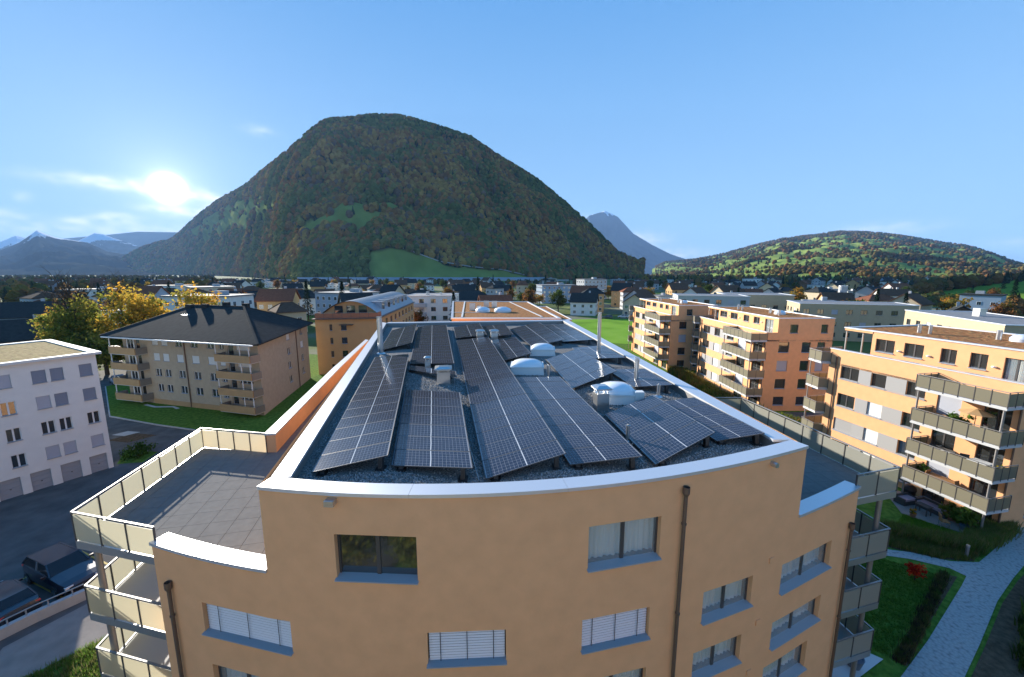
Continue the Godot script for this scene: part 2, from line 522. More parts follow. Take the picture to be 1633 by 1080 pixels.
func trunk_mesh(seed_: int, h: float, r: float, limbs: int, reach: float, twigs := 0) -> ArrayMesh:
	var k := RandomNumberGenerator.new()
	k.seed = seed_
	var m := MB.new()
	m.tube(Vector3.ZERO, Vector3(0, h * 0.45, 0), r, r * 0.75, 8)
	m.tube(Vector3(0, h * 0.45, 0), Vector3(0.1, h * 0.95, 0), r * 0.75, r * 0.15, 7)
	for i in limbs:
		var a := TAU * (i + k.randf()) / limbs
		var y0 := h * k.randf_range(0.3, 0.75)
		var p := Vector3(0, y0, 0)
		var q := Vector3(cos(a) * reach * k.randf_range(0.6, 1.0), minf(h, y0 + h * k.randf_range(0.15, 0.4)), sin(a) * reach * k.randf_range(0.6, 1.0))
		m.tube(p, p.lerp(q, 0.5) + Vector3.UP * 0.2, r * 0.4, r * 0.25, 5, false)
		m.tube(p.lerp(q, 0.5) + Vector3.UP * 0.2, q, r * 0.25, r * 0.06, 5, false)
		for j in twigs:
			var f := p.lerp(q, k.randf_range(0.35, 1.0)) + Vector3.UP * 0.1
			var g := f + Vector3(k.randfn() * 0.9, absf(k.randfn()) * 1.2, k.randfn() * 0.9)
			m.tube(f, g, r * 0.09, r * 0.025, 4, false)
			for l in 2:
				m.tube(f.lerp(g, 0.6), f.lerp(g, 0.6) + Vector3(k.randfn() * 0.5, absf(k.randfn()) * 0.7, k.randfn() * 0.5), r * 0.05, r * 0.02, 3, false)
	return m.mesh()

# a lumpy crown for woods seen from far away, of height 1 on a foot at 0
func wood_crown(seed_: int, conifer: bool) -> ArrayMesh:
	var k := RandomNumberGenerator.new()
	k.seed = seed_
	var f := FastNoiseLite.new()
	f.seed = seed_
	f.frequency = 2.2
	var m := MB.new()
	var rows := 9
	var seg := 11
	var at := func(i: int, j: int) -> Vector3:
		var t := float(i) / rows
		var a := TAU * float(j % seg) / seg + (0.28 if i % 2 == 1 else 0.0)
		var rr := 0.0
		if conifer:
			rr = (1.0 - t) * 0.21 * (1.18 if i % 2 == 1 else 0.72)
		else:
			rr = 0.36 * pow(maxf(0.0, sin(PI * (0.08 + 0.92 * t))), 0.6)
		if i == rows:
			rr = 0.0
		var p := Vector3(cos(a) * rr, 0.06 + t * 0.94, sin(a) * rr)
		var d := 1.0 + 0.75 * f.get_noise_3dv(p * 1.6)
		return Vector3(p.x * d, p.y * (1.0 + 0.1 * f.get_noise_3dv(p * 2.0 + Vector3.ONE * 7)), p.z * d)
	for i in rows:
		for j in seg:
			m.quad(at.call(i, j), at.call(i, j + 1), at.call(i + 1, j + 1), at.call(i + 1, j))
	# loose leafy faces that break the outline
	for i in 240:
		var t := k.randf_range(0.15, 1.0)
		var a := k.randf() * TAU
		var rr := ((1.0 - t) * 0.22 if conifer else 0.37 * pow(maxf(0.01, sin(PI * (0.08 + 0.92 * t))), 0.6)) * k.randf_range(0.8, 1.15)
		var o := Vector3(cos(a) * rr, 0.06 + t * 0.94, sin(a) * rr)
		var x := Vector3(k.randfn(), k.randfn(), k.randfn()).normalized() * k.randf_range(0.02, 0.045)
		var y := x.cross(Vector3(k.randfn(), k.randfn(), k.randfn()).normalized())
		m.quad(o - x, o - y, o + x, o + y)
	return m.mesh()

func tree(called: String, label: String, at: Vector3, crown: Mesh, trunk: Mesh, crown_y: float, s: float, group := "", leaf: Material = null) -> Node3D:
	var t := thing(called, label, "tree", at, rng.randf() * TAU, group)
	t.scale = Vector3.ONE * s
	part(t, "trunk", trunk, M.bark)
	if crown:
		part(t, "crown", crown, M.leaf if leaf == null else leaf, Transform3D(Basis(), Vector3(0, crown_y, 0)))
	return t

# ---------------------------------------------------------------- cars
func car(label: String, at: Vector3, turn: float, paint: Color, estate: bool, group := "", called := "parked_car") -> Node3D:
	var t := thing(called, label, "car", at, turn, group)
	var pm := mat(paint, 0.4, 0.1)
	pm.clearcoat_enabled = true
	pm.clearcoat_roughness = 0.05
	# stations along z (front is -z): [z, half width, sill, belt height]
	var st := [[-2.2, 0.62, 0.35, 0.58], [-2.1, 0.78, 0.24, 0.70], [-1.75, 0.86, 0.22, 0.80], [-0.85, 0.90, 0.22, 0.92], [0.2, 0.91, 0.22, 0.95], [1.2, 0.90, 0.22, 0.97], [1.85, 0.86, 0.24, 0.98], [2.15, 0.78, 0.30, 0.92], [2.22, 0.7, 0.38, 0.75]]
	var b := MB.new()
	var sec := func(q: Array) -> Array:
		return [Vector3(-q[1] * 0.93, q[2], q[0]), Vector3(-q[1], q[2] + 0.12, q[0]), Vector3(-q[1], q[3] - 0.22, q[0]), Vector3(-q[1] * 0.93, q[3], q[0]), Vector3(-q[1] * 0.5, q[3] + 0.03, q[0]), Vector3(q[1] * 0.5, q[3] + 0.03, q[0]), Vector3(q[1] * 0.93, q[3], q[0]), Vector3(q[1], q[3] - 0.22, q[0]), Vector3(q[1], q[2] + 0.12, q[0]), Vector3(q[1] * 0.93, q[2], q[0])]
	for i in st.size() - 1:
		var a: Array = sec.call(st[i])
		var c: Array = sec.call(st[i + 1])
		for j in 10:
			b.quad(a[j], a[(j + 1) % 10], c[(j + 1) % 10], c[j])
	for e in [[0, 1], [st.size() - 1, -1]]:
		var a: Array = sec.call(st[e[0]])
		for j in range(1, 9):
			if e[1] > 0:
				b.tri(a[0], a[j + 1], a[j])
			else:
				b.tri(a[0], a[j], a[j + 1])
	var body := part(t, "body", b, pm)
	# cabin: [z, half width, y]
	var rear := 2.05 if estate else 1.75
	var low := [[-0.85, 0.80, 0.95], [rear, 0.78, 0.98]]
	var top := [[-0.25, 0.66, 1.42], [rear - 0.35, 0.64, 1.40]]
	var P := func(q: Array, s: int) -> Vector3: return Vector3(q[1] * s, q[2], q[0])
	var r := MB.new()
	r.quad(P.call(top[0], 1), P.call(top[1], 1), P.call(top[1], -1), P.call(top[0], -1))
	for s in [-1, 1]:
		for z in [0.0, 0.48, 1.0]:
			r.bar((P.call(low[0], s) as Vector3).lerp(P.call(low[1], s), z), (P.call(top[0], s) as Vector3).lerp(P.call(top[1], s), z), 0.06, 0.06)
		r.bar(P.call(top[0], s), P.call(top[1], s), 0.07, 0.05)
	part(t, "roof", r, pm)
	var ws := MB.new()
	ws.quad(P.call(low[0], 1), P.call(low[0], -1), P.call(top[0], -1), P.call(top[0], 1))
	part(t, "windscreen", ws, M.car_glass)
	var rw := MB.new()
	rw.quad(P.call(low[1], -1), P.call(low[1], 1), P.call(top[1], 1), P.call(top[1], -1))
	part(t, "rear_window", rw, M.car_glass)
	for s in [-1, 1]:
		var sw := MB.new()
		sw.quad(P.call(low[0], s), P.call(low[1], s), P.call(top[1], s), P.call(top[0], s))
		part(t, "side_window", sw, M.car_glass)
		var hl := MB.new()
		hl.box(Vector3(s * 0.6, 0.62, -2.1), Vector3(0.32, 0.12, 0.16))
		part(t, "headlight", hl, M.dome)
		var tl := MB.new()
		tl.box(Vector3(s * 0.68, 0.82, 2.14), Vector3(0.2, 0.1, 0.1))
		part(t, "tail_light", tl, M.red_sign)
		var mi := MB.new()
		mi.box(Vector3(s * 0.98, 1.0, -0.65), Vector3(0.18, 0.12, 0.1))
		part(t, "mirror", mi, pm)
		for z in [-1.38, 1.38]:
			var ty := MB.new()
			ty.tube(Vector3(s * 0.72, 0.31, z), Vector3(s * 0.925, 0.31, z), 0.31, 0.31, 16)
			var wh := part(t, "wheel", ty, M.tyre)
			var ri := MB.new()
			ri.tube(Vector3(s * 0.85, 0.31, z), Vector3(s * 0.94, 0.31, z), 0.2, 0.19, 10)
			part(wh, "rim", ri, M.chrome)
	return t

# ---------------------------------------------------------------- the house with the solar roof
const ROOF := 13.15
const GRAVEL := 12.74
const TERRACE := 10.0

func zf(x: float) -> float:
	return (((6.83357985e-06 * x + 8.25190893e-05) * x - 2.07726142e-02) * x - 1.02882598e-01) * x - 10.0651944

func zn(x: float) -> Vector3:
	var d := ((2.73343194e-05 * x + 2.47557268e-04) * x - 4.15452284e-02) * x - 1.02882598e-01
	return Vector3(-d, 0, 1).normalized()

func fp(x: float, y: float, back := 0.0) -> Vector3:
	return Vector3(x, y, zf(x)) - zn(x) * back

const AL := -6.95   # the attic storey's front corners
const AR := 9.97
const BL := -11.27  # the lower storeys' front corners
const BR := 13.69

func coping_run(house: Node, a: Vector2, b: Vector2, ia: Vector2, ib: Vector2, y: float, piece: float, called := "coping") -> void:
	var l := a.distance_to(b)
	var k := maxi(1, roundi(l / piece))
	for i in k:
		var t0 := float(i) / k + 0.004 / l * (1 if i > 0 else 0)
		var t1 := float(i + 1) / k - 0.004 / l * (1 if i < k - 1 else 0)
		var c := MB.new()
		c.prism(PackedVector2Array([a.lerp(b, t0), a.lerp(b, t1), ib.lerp(ia, 1 - t1), ib.lerp(ia, 1 - t0)]), y - 0.09, y)
		part(house, called, c, M.coping)

func coping_bow(house: Node, x0: float, x1: float, y: float, w: float, pieces: int, called := "coping") -> void:
	for i in pieces:
		var c := MB.new()
		var a := x0 + (x1 - x0) * i / pieces + (0.004 if i > 0 else 0.0)
		var b := x0 + (x1 - x0) * (i + 1) / pieces - (0.004 if i < pieces - 1 else 0.0)
		var k := 8
		for j in k:
			var p := a + (b - a) * j / k
			var q := a + (b - a) * (j + 1) / k
			var h := [fp(p, y, -0.05), fp(q, y, -0.05), fp(q, y, w), fp(p, y, w)]
			c.quad(h[0], h[1], h[2], h[3])
			var d := Vector3.DOWN * 0.1
			c.smooth([h[0] + d, h[1] + d, h[1], h[0]], [zn(p), zn(q), zn(q), zn(p)])
			c.quad(h[1] + d, h[0] + d, h[3] + d, h[2] + d)
			c.smooth([h[2] + d, h[3] + d, h[3], h[2]], [-zn(q), -zn(p), -zn(p), -zn(q)])
			if j == 0:
				c.quad(h[3] + d, h[0] + d, h[0], h[3])
			if j == k - 1:
				c.quad(h[1] + d, h[2] + d, h[2], h[1])
		part(house, called, c, M.coping)

func main_house() -> void:
	var house := thing("apartment_house", "ochre rendered apartment house with bowed front and solar panels on its gravel roof", "building")
	var wins := [
		[-4.83, -2.57, 10.55, 11.9, "reflecting"], [2.15, 4.36, 10.55, 11.9, "curtain"],
		[-9.45, -6.38, 7.95, 9.0, "blind"], [-2.38, -0.17, 7.9, 8.95, "blind"], [2.04, 4.16, 7.9, 8.95, "blind"], [6.05, 8.05, 7.82, 8.93, "curtain"], [9.42, 12.2, 7.72, 8.85, "curtain"],
		[-9.35, -7.1, 5.7, 6.85, "curtain"], [-2.38, -0.17, 5.7, 6.7, "blind"], [2.04, 4.16, 5.7, 6.83, "curtain"], [5.85, 7.8, 5.72, 6.78, "curtain"], [9.25, 11.95, 5.55, 6.62, "curtain"],
		[5.75, 7.7, 3.4, 4.6, "curtain"], [9.05, 11.45, 3.6, 4.85, "curtain"], [-2.38, -0.17, 3.3, 4.4, "blind"], [2.04, 4.16, 3.3, 4.4, "curtain"]]
	# the bowed front with its openings
	var w := MB.new()
	var xs := []
	var x := BL
	while x < BR:
		xs.append(x)
		x += 0.42
	xs.append_array([BR, AL, AR])
	var ys := [0.0, 10.5, ROOF - 0.05]
	for q in wins:
		xs = xs.filter(func(e): return (e <= q[0] - 0.02 or e >= q[1] + 0.02) or e == AL or e == AR)
	for q in wins:
		for k in 2:
			if not xs.has(q[k]): xs.append(q[k])
			if not ys.has(q[2 + k]): ys.append(q[2 + k])
	xs.sort()
	ys.sort()
	for i in xs.size() - 1:
		for j in ys.size() - 1:
			var cx: float = (xs[i] + xs[i + 1]) / 2
			var cy: float = (ys[j] + ys[j + 1]) / 2
			if cy > 10.5 and (cx < AL or cx > AR):
				continue
			var hole := false
			for q in wins:
				if cx > q[0] and cx < q[1] and cy > q[2] and cy < q[3]:
					hole = true
			if not hole:
				w.smooth([fp(xs[i], ys[j]), fp(xs[i + 1], ys[j]), fp(xs[i + 1], ys[j + 1]), fp(xs[i], ys[j + 1])], [zn(xs[i]), zn(xs[i + 1]), zn(xs[i + 1]), zn(xs[i])])
	for q in wins:
		w.reveal(fp(q[0], 0), fp(q[1], 0), zn((q[0] + q[1]) / 2), q[2], q[3], 0.24)
	part(house, "front_wall", w, M.render)
	for q in wins:
		var a := fp(q[0], q[2])
		var b := fp(q[1], q[2])
		window(house, (a + b) / 2, (b - a).normalized(), a.distance_to(b), q[3] - q[2], q[4], M.frame_dark, 0.19)
	# the other walls
	var low := [Vector2(BR, zf(BR)), Vector2(10.6, -50.0), Vector2(-17.4, -47.9), Vector2(-14.99, -33.6), Vector2(-12.2, -19.15), Vector2(BL, zf(BL))]
	for i in 5:
		windowed_wall(house, low[i], low[i + 1], 0, TERRACE - 0.02 if i != 2 and i != 3 else 10.95, [], M.render, null, "side_wall")
	# the wall that edges the terrace, with its coping
	var ew := MB.new()
	var inner := [Vector2(-17.0, -47.5), Vector2(-14.55, -33.7), Vector2(-11.75, -19.2)]
	ew.prism(PackedVector2Array([low[2] + Vector2(0.01, 0), low[3] + Vector2(0.01, 0), low[4] + Vector2(0.01, 0.0), inner[2], inner[1], inner[0]]), TERRACE + 0.03, 10.95)
	part(house, "terrace_wall", ew, M.render)
	coping_run(house, low[4] + Vector2(-0.05, 0.05), low[3] + Vector2(-0.05, 0), inner[2] + Vector2(0.05, 0.05), inner[1] + Vector2(0.05, 0), 11.05, 3.6)
	coping_run(house, low[3] + Vector2(-0.05, 0), low[2] + Vector2(-0.05, 0), inner[1] + Vector2(0.05, 0), inner[0] + Vector2(0.05, 0), 11.05, 3.6)
	var attic := [Vector2(AR, zf(AR)), Vector2(6.87, -50.2), Vector2(-15.22, -47.62), Vector2(AL, zf(AL))]
	windowed_wall(house, attic[0], attic[1], TERRACE, ROOF - 0.05, [[3.0, 5.6, 10.05, 12.2, "dark"], [9.0, 11.0, 10.9, 12.2, "dark"], [15.0, 17.6, 10.05, 12.2, "dark"]], M.render, null, "attic_wall")
	windowed_wall(house, attic[1], attic[2], TERRACE, ROOF - 0.05, [], M.render, null, "attic_wall")
	windowed_wall(house, attic[2], attic[3], TERRACE, ROOF - 0.05, [[20.0, 22.4, 10.05, 12.2, "dark"], [27.0, 29.6, 10.05, 12.2, "dark"], [33.0, 35.0, 10.05, 12.2, "dark"]], M.render, null, "attic_wall")
	# parapets of the roof
	var wd := 0.52
	coping_bow(house, AL, AR, ROOF, wd, 4)
	var fl := fp(AL, 0, -0.05)
	var fr := fp(AR, 0, -0.05)
	var ifl := fp(AL, 0, wd + 0.006)
	var ifr := fp(AR, 0, wd + 0.006)
	var il := Vector2(ifl.x + 0.52, ifl.z - 0.06)
	var ir := Vector2(ifr.x - 0.62, ifr.z + 0.05)
	var bl := Vector2(-15.27, -47.67)
	var br := Vector2(6.92, -50.25)
	var ibl := Vector2(-14.55, -46.9)
	var ibr := Vector2(6.2, -49.35)
	coping_run(house, Vector2(ifl.x - 0.03, ifl.z), bl, Vector2(il.x, ifl.z), Vector2(ibl.x, ibl.y), ROOF, 4.2)
	coping_run(house, br, Vector2(ifr.x + 0.03, ifr.z), ibr, Vector2(ir.x, ifr.z), ROOF, 4.2)
	coping_run(house, bl + Vector2(0.73, 0.02), br + Vector2(-0.73, 0.02), ibl, ibr, ROOF - 0.002, 5.5)
	var pi := MB.new()   # the inner faces
	for i in 24:
		var p := il.x + (ir.x - il.x) * i / 24.0
		var q := il.x + (ir.x - il.x) * (i + 1) / 24.0
		pi.quad(fp(q, GRAVEL, wd - 0.05), fp(p, GRAVEL, wd - 0.05), fp(p, ROOF - 0.09, wd - 0.05), fp(q, ROOF - 0.09, wd - 0.05))
	for e in [[Vector2(il.x - 0.04, fp(AL, 0, wd - 0.05).z), ibl], [ibl, ibr], [ibr, Vector2(ir.x + 0.04, fp(AR, 0, wd - 0.05).z)]]:
		pi.quad(Vector3(e[0].x, GRAVEL, e[0].y), Vector3(e[1].x, GRAVEL, e[1].y), Vector3(e[1].x, ROOF - 0.09, e[1].y), Vector3(e[0].x, ROOF - 0.09, e[0].y))
	part(house, "parapet_lining", pi, M.zinc)
	var bed := []
	for i in 25:
		var p := AL + 0.1 + (AR - AL - 0.2) * i / 24.0
		var q := fp(p, 0, 0.3)
		bed.append(Vector2(q.x, q.z))
	bed.append_array([Vector2(6.4, -49.8), Vector2(-14.8, -47.2)])
	var g := MB.new()
	g.sheet(PackedVector2Array(bed), GRAVEL)
	part(house, "gravel_bed", g, M.gravel)
	# the lower parapets left and right of the attic storey
	coping_bow(house, BL - 0.03, AL - 0.006, 10.6, 0.5, 1)
	coping_bow(house, AR + 0.006, BR + 0.03, 10.6, 0.5, 1)
	var lp := MB.new()
	for e in [[BL, AL], [AR, BR]]:
		for i in 8:
			var p: float = e[0] + (e[1] - e[0]) * i / 8.0
			var q: float = e[0] + (e[1] - e[0]) * (i + 1) / 8.0
			lp.quad(fp(q, TERRACE, 0.45), fp(p, TERRACE, 0.45), fp(p, 10.5, 0.45), fp(q, 10.5, 0.45))
	part(house, "parapet_lining", lp, M.zinc)
	# terraces: slabs, tiles, balconies below
	var outl := v2([[-11.2, -11.62], [-14.65, -12.45], [-15.9, -19.85], [-12.2, -19.15]])
	var outr := v2([[13.6, -14.98], [15.85, -15.6], [14.6, -25.0], [12.75, -25.0]])
	for side in [outl, outr]:
		for f in [TERRACE, 7.25, 4.8, 2.4]:
			var s := MB.new()
			s.prism(side, f - 0.24, f - 0.01)
			part(house, "balcony_slab", s, M.slab)
			var k := MB.new()   # the metal edge
			for i in 3:
				k.bar(Vector3(side[i].x, f - 0.13, side[i].y), Vector3(side[i + 1].x, f - 0.13, side[i + 1].y), 0.05, 0.28)
			part(house, "slab_edge", k, M.alu)
			balustrade(house, [side[0], side[1], side[2], side[3]], f, 1.05, M.opal if side == outl else M.opal_grey, 1.05 if side == outl else 1.25)
		for f in [7.25, 4.8, 2.4, 0.0]:
			for i in [1, 2]:
				var c := MB.new()
				var p: Vector2 = side[i].lerp(side[3 - i], 0.04).lerp(side[0 if i == 1 else 3], 0.16)
				var top: float = {7.25: 9.76, 4.8: 7.01, 2.4: 4.56, 0.0: 2.16}[f]
				c.tube(Vector3(p.x, f, p.y), Vector3(p.x, top, p.y), 0.1, 0.1, 12)
				part(house, "column", c, M.zinc)
	# the glazed back of the balconies
	for f in [7.25, 4.8, 2.4]:
		for e in [[low[4], low[5], 1.2, 5.6], [low[0], Vector2(12.75, -25.0), 1.0, 4.5]]:
			var a := Vector3(e[0].x, 0, e[0].y)
			var u := (Vector3(e[1].x, 0, e[1].y) - a).normalized()
			var nn := Vector3(-u.z, 0, u.x)
			window(house, a + u * ((e[2] + e[3]) / 2) + Vector3.UP * (f + 0.06) + nn * 0.15, u, e[3] - e[2], 2.05, "dark", M.frame_dark, 0.1, 3)
	var tl := MB.new()
	tl.sheet(v2([[BL, -11.6], [-12.2, -19.15], [-14.99, -33.6], [-17.4, -47.9], [-15.2, -47.6], [-6.95, -10.8]]), TERRACE + 0.002)
	tl.sheet(v2([[BR, -15.0], [10.6, -50.0], [6.87, -50.2], [9.97, -13.1]]), TERRACE + 0.002)
	part(house, "terrace_floor", tl, M.concrete)
	var terr := v2([[-10.9, -11.95], [-14.55, -12.6], [-15.78, -19.7], [-11.75, -19.15], [-14.5, -33.7], [-13.0, -37.5], [-6.98, -10.95]])
	var terr_r := v2([[10.0, -13.6], [13.45, -15.4], [15.75, -15.7], [14.55, -24.9], [12.7, -24.9], [8.95, -25.0]])
	for ter in [terr, terr_r]:
		var ax: Vector2 = Vector2(-0.223, -0.975) if ter == terr else Vector2(-0.085, -0.996)
		var ay := Vector2(-ax.y, ax.x)
		var o: Vector2 = Vector2(-6.98, -10.95) if ter == terr else Vector2(10.0, -13.6)
		for i in range(-6, 34):
			for j in range(-14, 12):
				var q := PackedVector2Array([o + ax * (i * 0.8 + 0.006) + ay * (j * 0.8 + 0.006), o + ax * (i * 0.8 + 0.794) + ay * (j * 0.8 + 0.006), o + ax * (i * 0.8 + 0.794) + ay * (j * 0.8 + 0.794), o + ax * (i * 0.8 + 0.006) + ay * (j * 0.8 + 0.794)])
				for pc in Geometry2D.intersect_polygons(q, ter):
					if pc.size() < 3:
						continue
					var s := MB.new()
					s.prism(pc, TERRACE + 0.006, TERRACE + 0.045, false)
					part(house, "terrace_tile", s, M.tile)
	# downpipes, lamps and small plates on the front
	for d in [[-10.62, 9.45], [5.05, 12.75], [13.3, 9.2]]:
		var c := MB.new()
		var b := fp(d[0], 0, -0.1)
		c.tube(b, b + Vector3.UP * (d[1] - 0.25), 0.055, 0.055, 12)
		var pipe := part(house, "downpipe", c, M.copper)
		var h := MB.new()
		h.lathe(b, [[0.055, d[1] - 0.3], [0.1, d[1] - 0.2], [0.1, d[1]], [0.085, d[1]], [0.085, d[1] - 0.15]], 14)
		part(pipe, "hopper", h, M.copper)
		for y in [d[1] - 1.2, d[1] - 4.2]:
			var k := MB.new()
			k.lathe(b, [[0.05, y], [0.075, y], [0.075, y + 0.05], [0.05, y + 0.05]], 12)
			part(pipe, "clip", k, M.copper)
	for d in [[8.82, 9.25], [8.49, 6.98], [8.3, 5.05]]:
		var c := MB.new()
		c.box(fp(d[0], d[1], -0.015), Vector3(0.2, 0.2, 0.04), Basis(Vector3.UP, atan2(zn(d[0]).x, zn(d[0]).z)))
		part(house, "vent_plate", c, M.render)
	var ov := MB.new()
	ov.box(fp(-4.8, 12.9, -0.1), Vector3(0.26, 0.16, 0.22), Basis(Vector3.UP, atan2(zn(-4.8).x, zn(-4.8).z)))
	part(house, "overflow_spout", ov, M.steel)
	var lm := MB.new()
	lm.tube(fp(8.34, 12.86, 0.0), fp(8.34, 12.86, -0.2), 0.085, 0.085, 14)
	part(house, "overflow_spout", lm, M.steel)

# ---------------------------------------------------------------- what stands on the roof
func along(tab: Array, z: float) -> float:
	for i in tab.size() - 1:
		if z <= tab[i][1] and z >= tab[i + 1][1]:
			return lerpf(tab[i][0], tab[i + 1][0], (z - tab[i][1]) / (tab[i + 1][1] - tab[i][1]))
	var a: Array = tab[0] if z > tab[0][1] else tab[-2]
	var b: Array = tab[1] if z > tab[0][1] else tab[-1]
	return lerpf(a[0], b[0], (z - a[1]) / (b[1] - a[1]))

var panels_on := []   # outlines of the rows, where no loose gravel shows

func solar_row(label: String, low: Array, high: Array, zl: Array, zh: Array) -> void:
	var yl := 12.9
	var yh := 13.24
	var k := maxi(1, roundi((zl[0] - zl[1]) / 1.13))
	var t := thing("solar_panel_row", label, "solar panels", Vector3(along(low, zl[0]), GRAVEL, zl[0]), 0.0, "solar panel rows on the gravel roof")
	var at := t.position
	for i in k:
		var z0 := lerpf(zl[0], zl[1], (i + 0.008) / k)
		var z1 := lerpf(zl[0], zl[1], (i + 0.992) / k)
		var w0 := lerpf(zh[0], zh[1], (i + 0.008) / k)
		var w1 := lerpf(zh[0], zh[1], (i + 0.992) / k)
		var jig := 0.006 * sin(i * 2.3)
		var p := [Vector3(along(low, z0), yl + jig, z0) - at, Vector3(along(high, w0), yh + jig, w0) - at, Vector3(along(high, w1), yh, w1) - at, Vector3(along(low, z1), yl, z1) - at]
		if p[0].x > p[1].x:
			p = [p[1], p[0], p[3], p[2]]
		var up: Vector3 = (p[1] - p[0]).cross(p[2] - p[0]).normalized()
		var f := MB.new()
		var d := up * -0.035
		for e in 4:
			f.quad(p[e] + d, p[(e + 1) % 4] + d, p[(e + 1) % 4], p[e])
		f.quad(p[3] + d, p[2] + d, p[1] + d, p[0] + d)
		var mid: Vector3 = (p[0] + p[1] + p[2] + p[3]) / 4
		var q := p.map(func(c): return c.lerp(mid, 0.018) + up * 0.0)
		for e in 4:
			f.quad(p[e], p[(e + 1) % 4], q[(e + 1) % 4], q[e])
		var m := f.mesh(M.panel_frame)
		var c := MB.new()
		c.quad(q[0] - up * 0.003, q[1] - up * 0.003, q[2] - up * 0.003, q[3] - up * 0.003)
		c.mesh(M.cells, m)
		var o := MeshInstance3D.new()
		o.name = "solar_panel"
		o.mesh = m
		t.add_child(o, true)
		if i % 3 == 0 or i == k - 1:
			for s in [0.12, 0.88]:
				var e: Vector3 = (p[0] as Vector3).lerp(p[1], s) if i < k - 1 else (p[3] as Vector3).lerp(p[2], s)
				var b := MB.new()
				var h := e.y - 0.04
				var zb := -0.12 if i < k - 1 else 0.12
				b.prism(PackedVector2Array([Vector2(e.x - 0.14, e.z + zb - 0.2), Vector2(e.x + 0.14, e.z + zb - 0.2), Vector2(e.x + 0.14, e.z + zb + 0.16), Vector2(e.x - 0.14, e.z + zb + 0.16)]), 0.0, 0.05)
				b.frame_box(Vector3(e.x, h / 2 + 0.02, e.z + zb - 0.05), Vector3(0.07, 0, 0), Vector3(0, h / 2 - 0.02, -0.03), Vector3(0, 0, 0.1))
				part(t, "mounting_block", b, M.black_plastic)
	panels_on.append(v2([[along(low, zl[0]), zl[0]], [along(high, zh[0]), zh[0]], [along(high, zh[1]), zh[1]], [along(low, zl[1]), zl[1]]]))

func cowl(label: String, x: float, z: float, s: float, h: float) -> void:
	var t := thing("vent_cowl", label, "roof vent", Vector3(x, GRAVEL, z), 0.15, "steel vents on the roofs")
	var b := MB.new()
	b.box(Vector3(0, h * 0.35, 0), Vector3(s, h * 0.7, s))
	part(t, "shaft", b, M.steel)
	for i in [-1, 1]:
		for j in [-1, 1]:
			var g := MB.new()
			g.box(Vector3(i * s * 0.4, h * 0.78, j * s * 0.4), Vector3(0.04, h * 0.2, 0.04))
			part(t, "leg", g, M.steel)
	var c := MB.new()
	var e := s * 0.66
	var y0 := h * 0.86
	c.box(Vector3(0, y0 + 0.03, 0), Vector3(e * 2, 0.06, e * 2))
	var q := [Vector3(-e, y0 + 0.06, e), Vector3(e, y0 + 0.06, e), Vector3(e, y0 + 0.06, -e), Vector3(-e, y0 + 0.06, -e)]
	for i in 4:
		var a: Vector3 = q[i]
		var d: Vector3 = q[(i + 1) % 4]
		c.quad(a, d, Vector3(d.x * 0.5, h, d.z * 0.5), Vector3(a.x * 0.5, h, a.z * 0.5))
	c.quad(Vector3(-e * 0.5, h, e * 0.5), Vector3(e * 0.5, h, e * 0.5), Vector3(e * 0.5, h, -e * 0.5), Vector3(-e * 0.5, h, -e * 0.5))
	part(t, "cap", c, M.steel)

func skylight(label: String, x: float, y: float, z: float, w: float, d: float, turn: float) -> void:
	var t := thing("skylight_dome", label, "skylight", Vector3(x, y, z), turn, "domed skylights on the roofs")
	var b := MB.new()
	var q := func(k: float, h: float) -> Array: return [Vector3(-w / 2 * k, h, d / 2 * k), Vector3(w / 2 * k, h, d / 2 * k), Vector3(w / 2 * k, h, -d / 2 * k), Vector3(-w / 2 * k, h, -d / 2 * k)]
	var a: Array = q.call(1.0, 0.0)
	var c: Array = q.call(0.92, 0.42)
	for i in 4:
		b.quad(a[i], a[(i + 1) % 4], c[(i + 1) % 4], c[i])
	part(t, "upstand", b, M.frame_white)
	var f := MB.new()
	f.box(Vector3(0, 0.45, 0), Vector3(w * 0.98, 0.07, d * 0.98))
	part(t, "frame", f, M.frame_white)
	var dome := MB.new()
	var n := 12
	var pos := func(i: int, j: int) -> Vector3:
		var u := -1.0 + 2.0 * i / n
		var v := -1.0 + 2.0 * j / n
		return Vector3(u * w * 0.45, 0.485 + 0.34 * pow((1 - pow(absf(u), 2.6)) * (1 - pow(absf(v), 2.6)), 0.6), v * d * 0.45)
	for i in n:
		for j in n:
			var p := [pos.call(i, j + 1), pos.call(i + 1, j + 1), pos.call(i + 1, j), pos.call(i, j)]
			var k := p.map(func(e): return Vector3(e.x / w, maxf(e.y - 0.45, 0.05) * 2.2, e.z / d).normalized())
			dome.smooth(p, k)
	part(t, "dome", dome, M.dome)

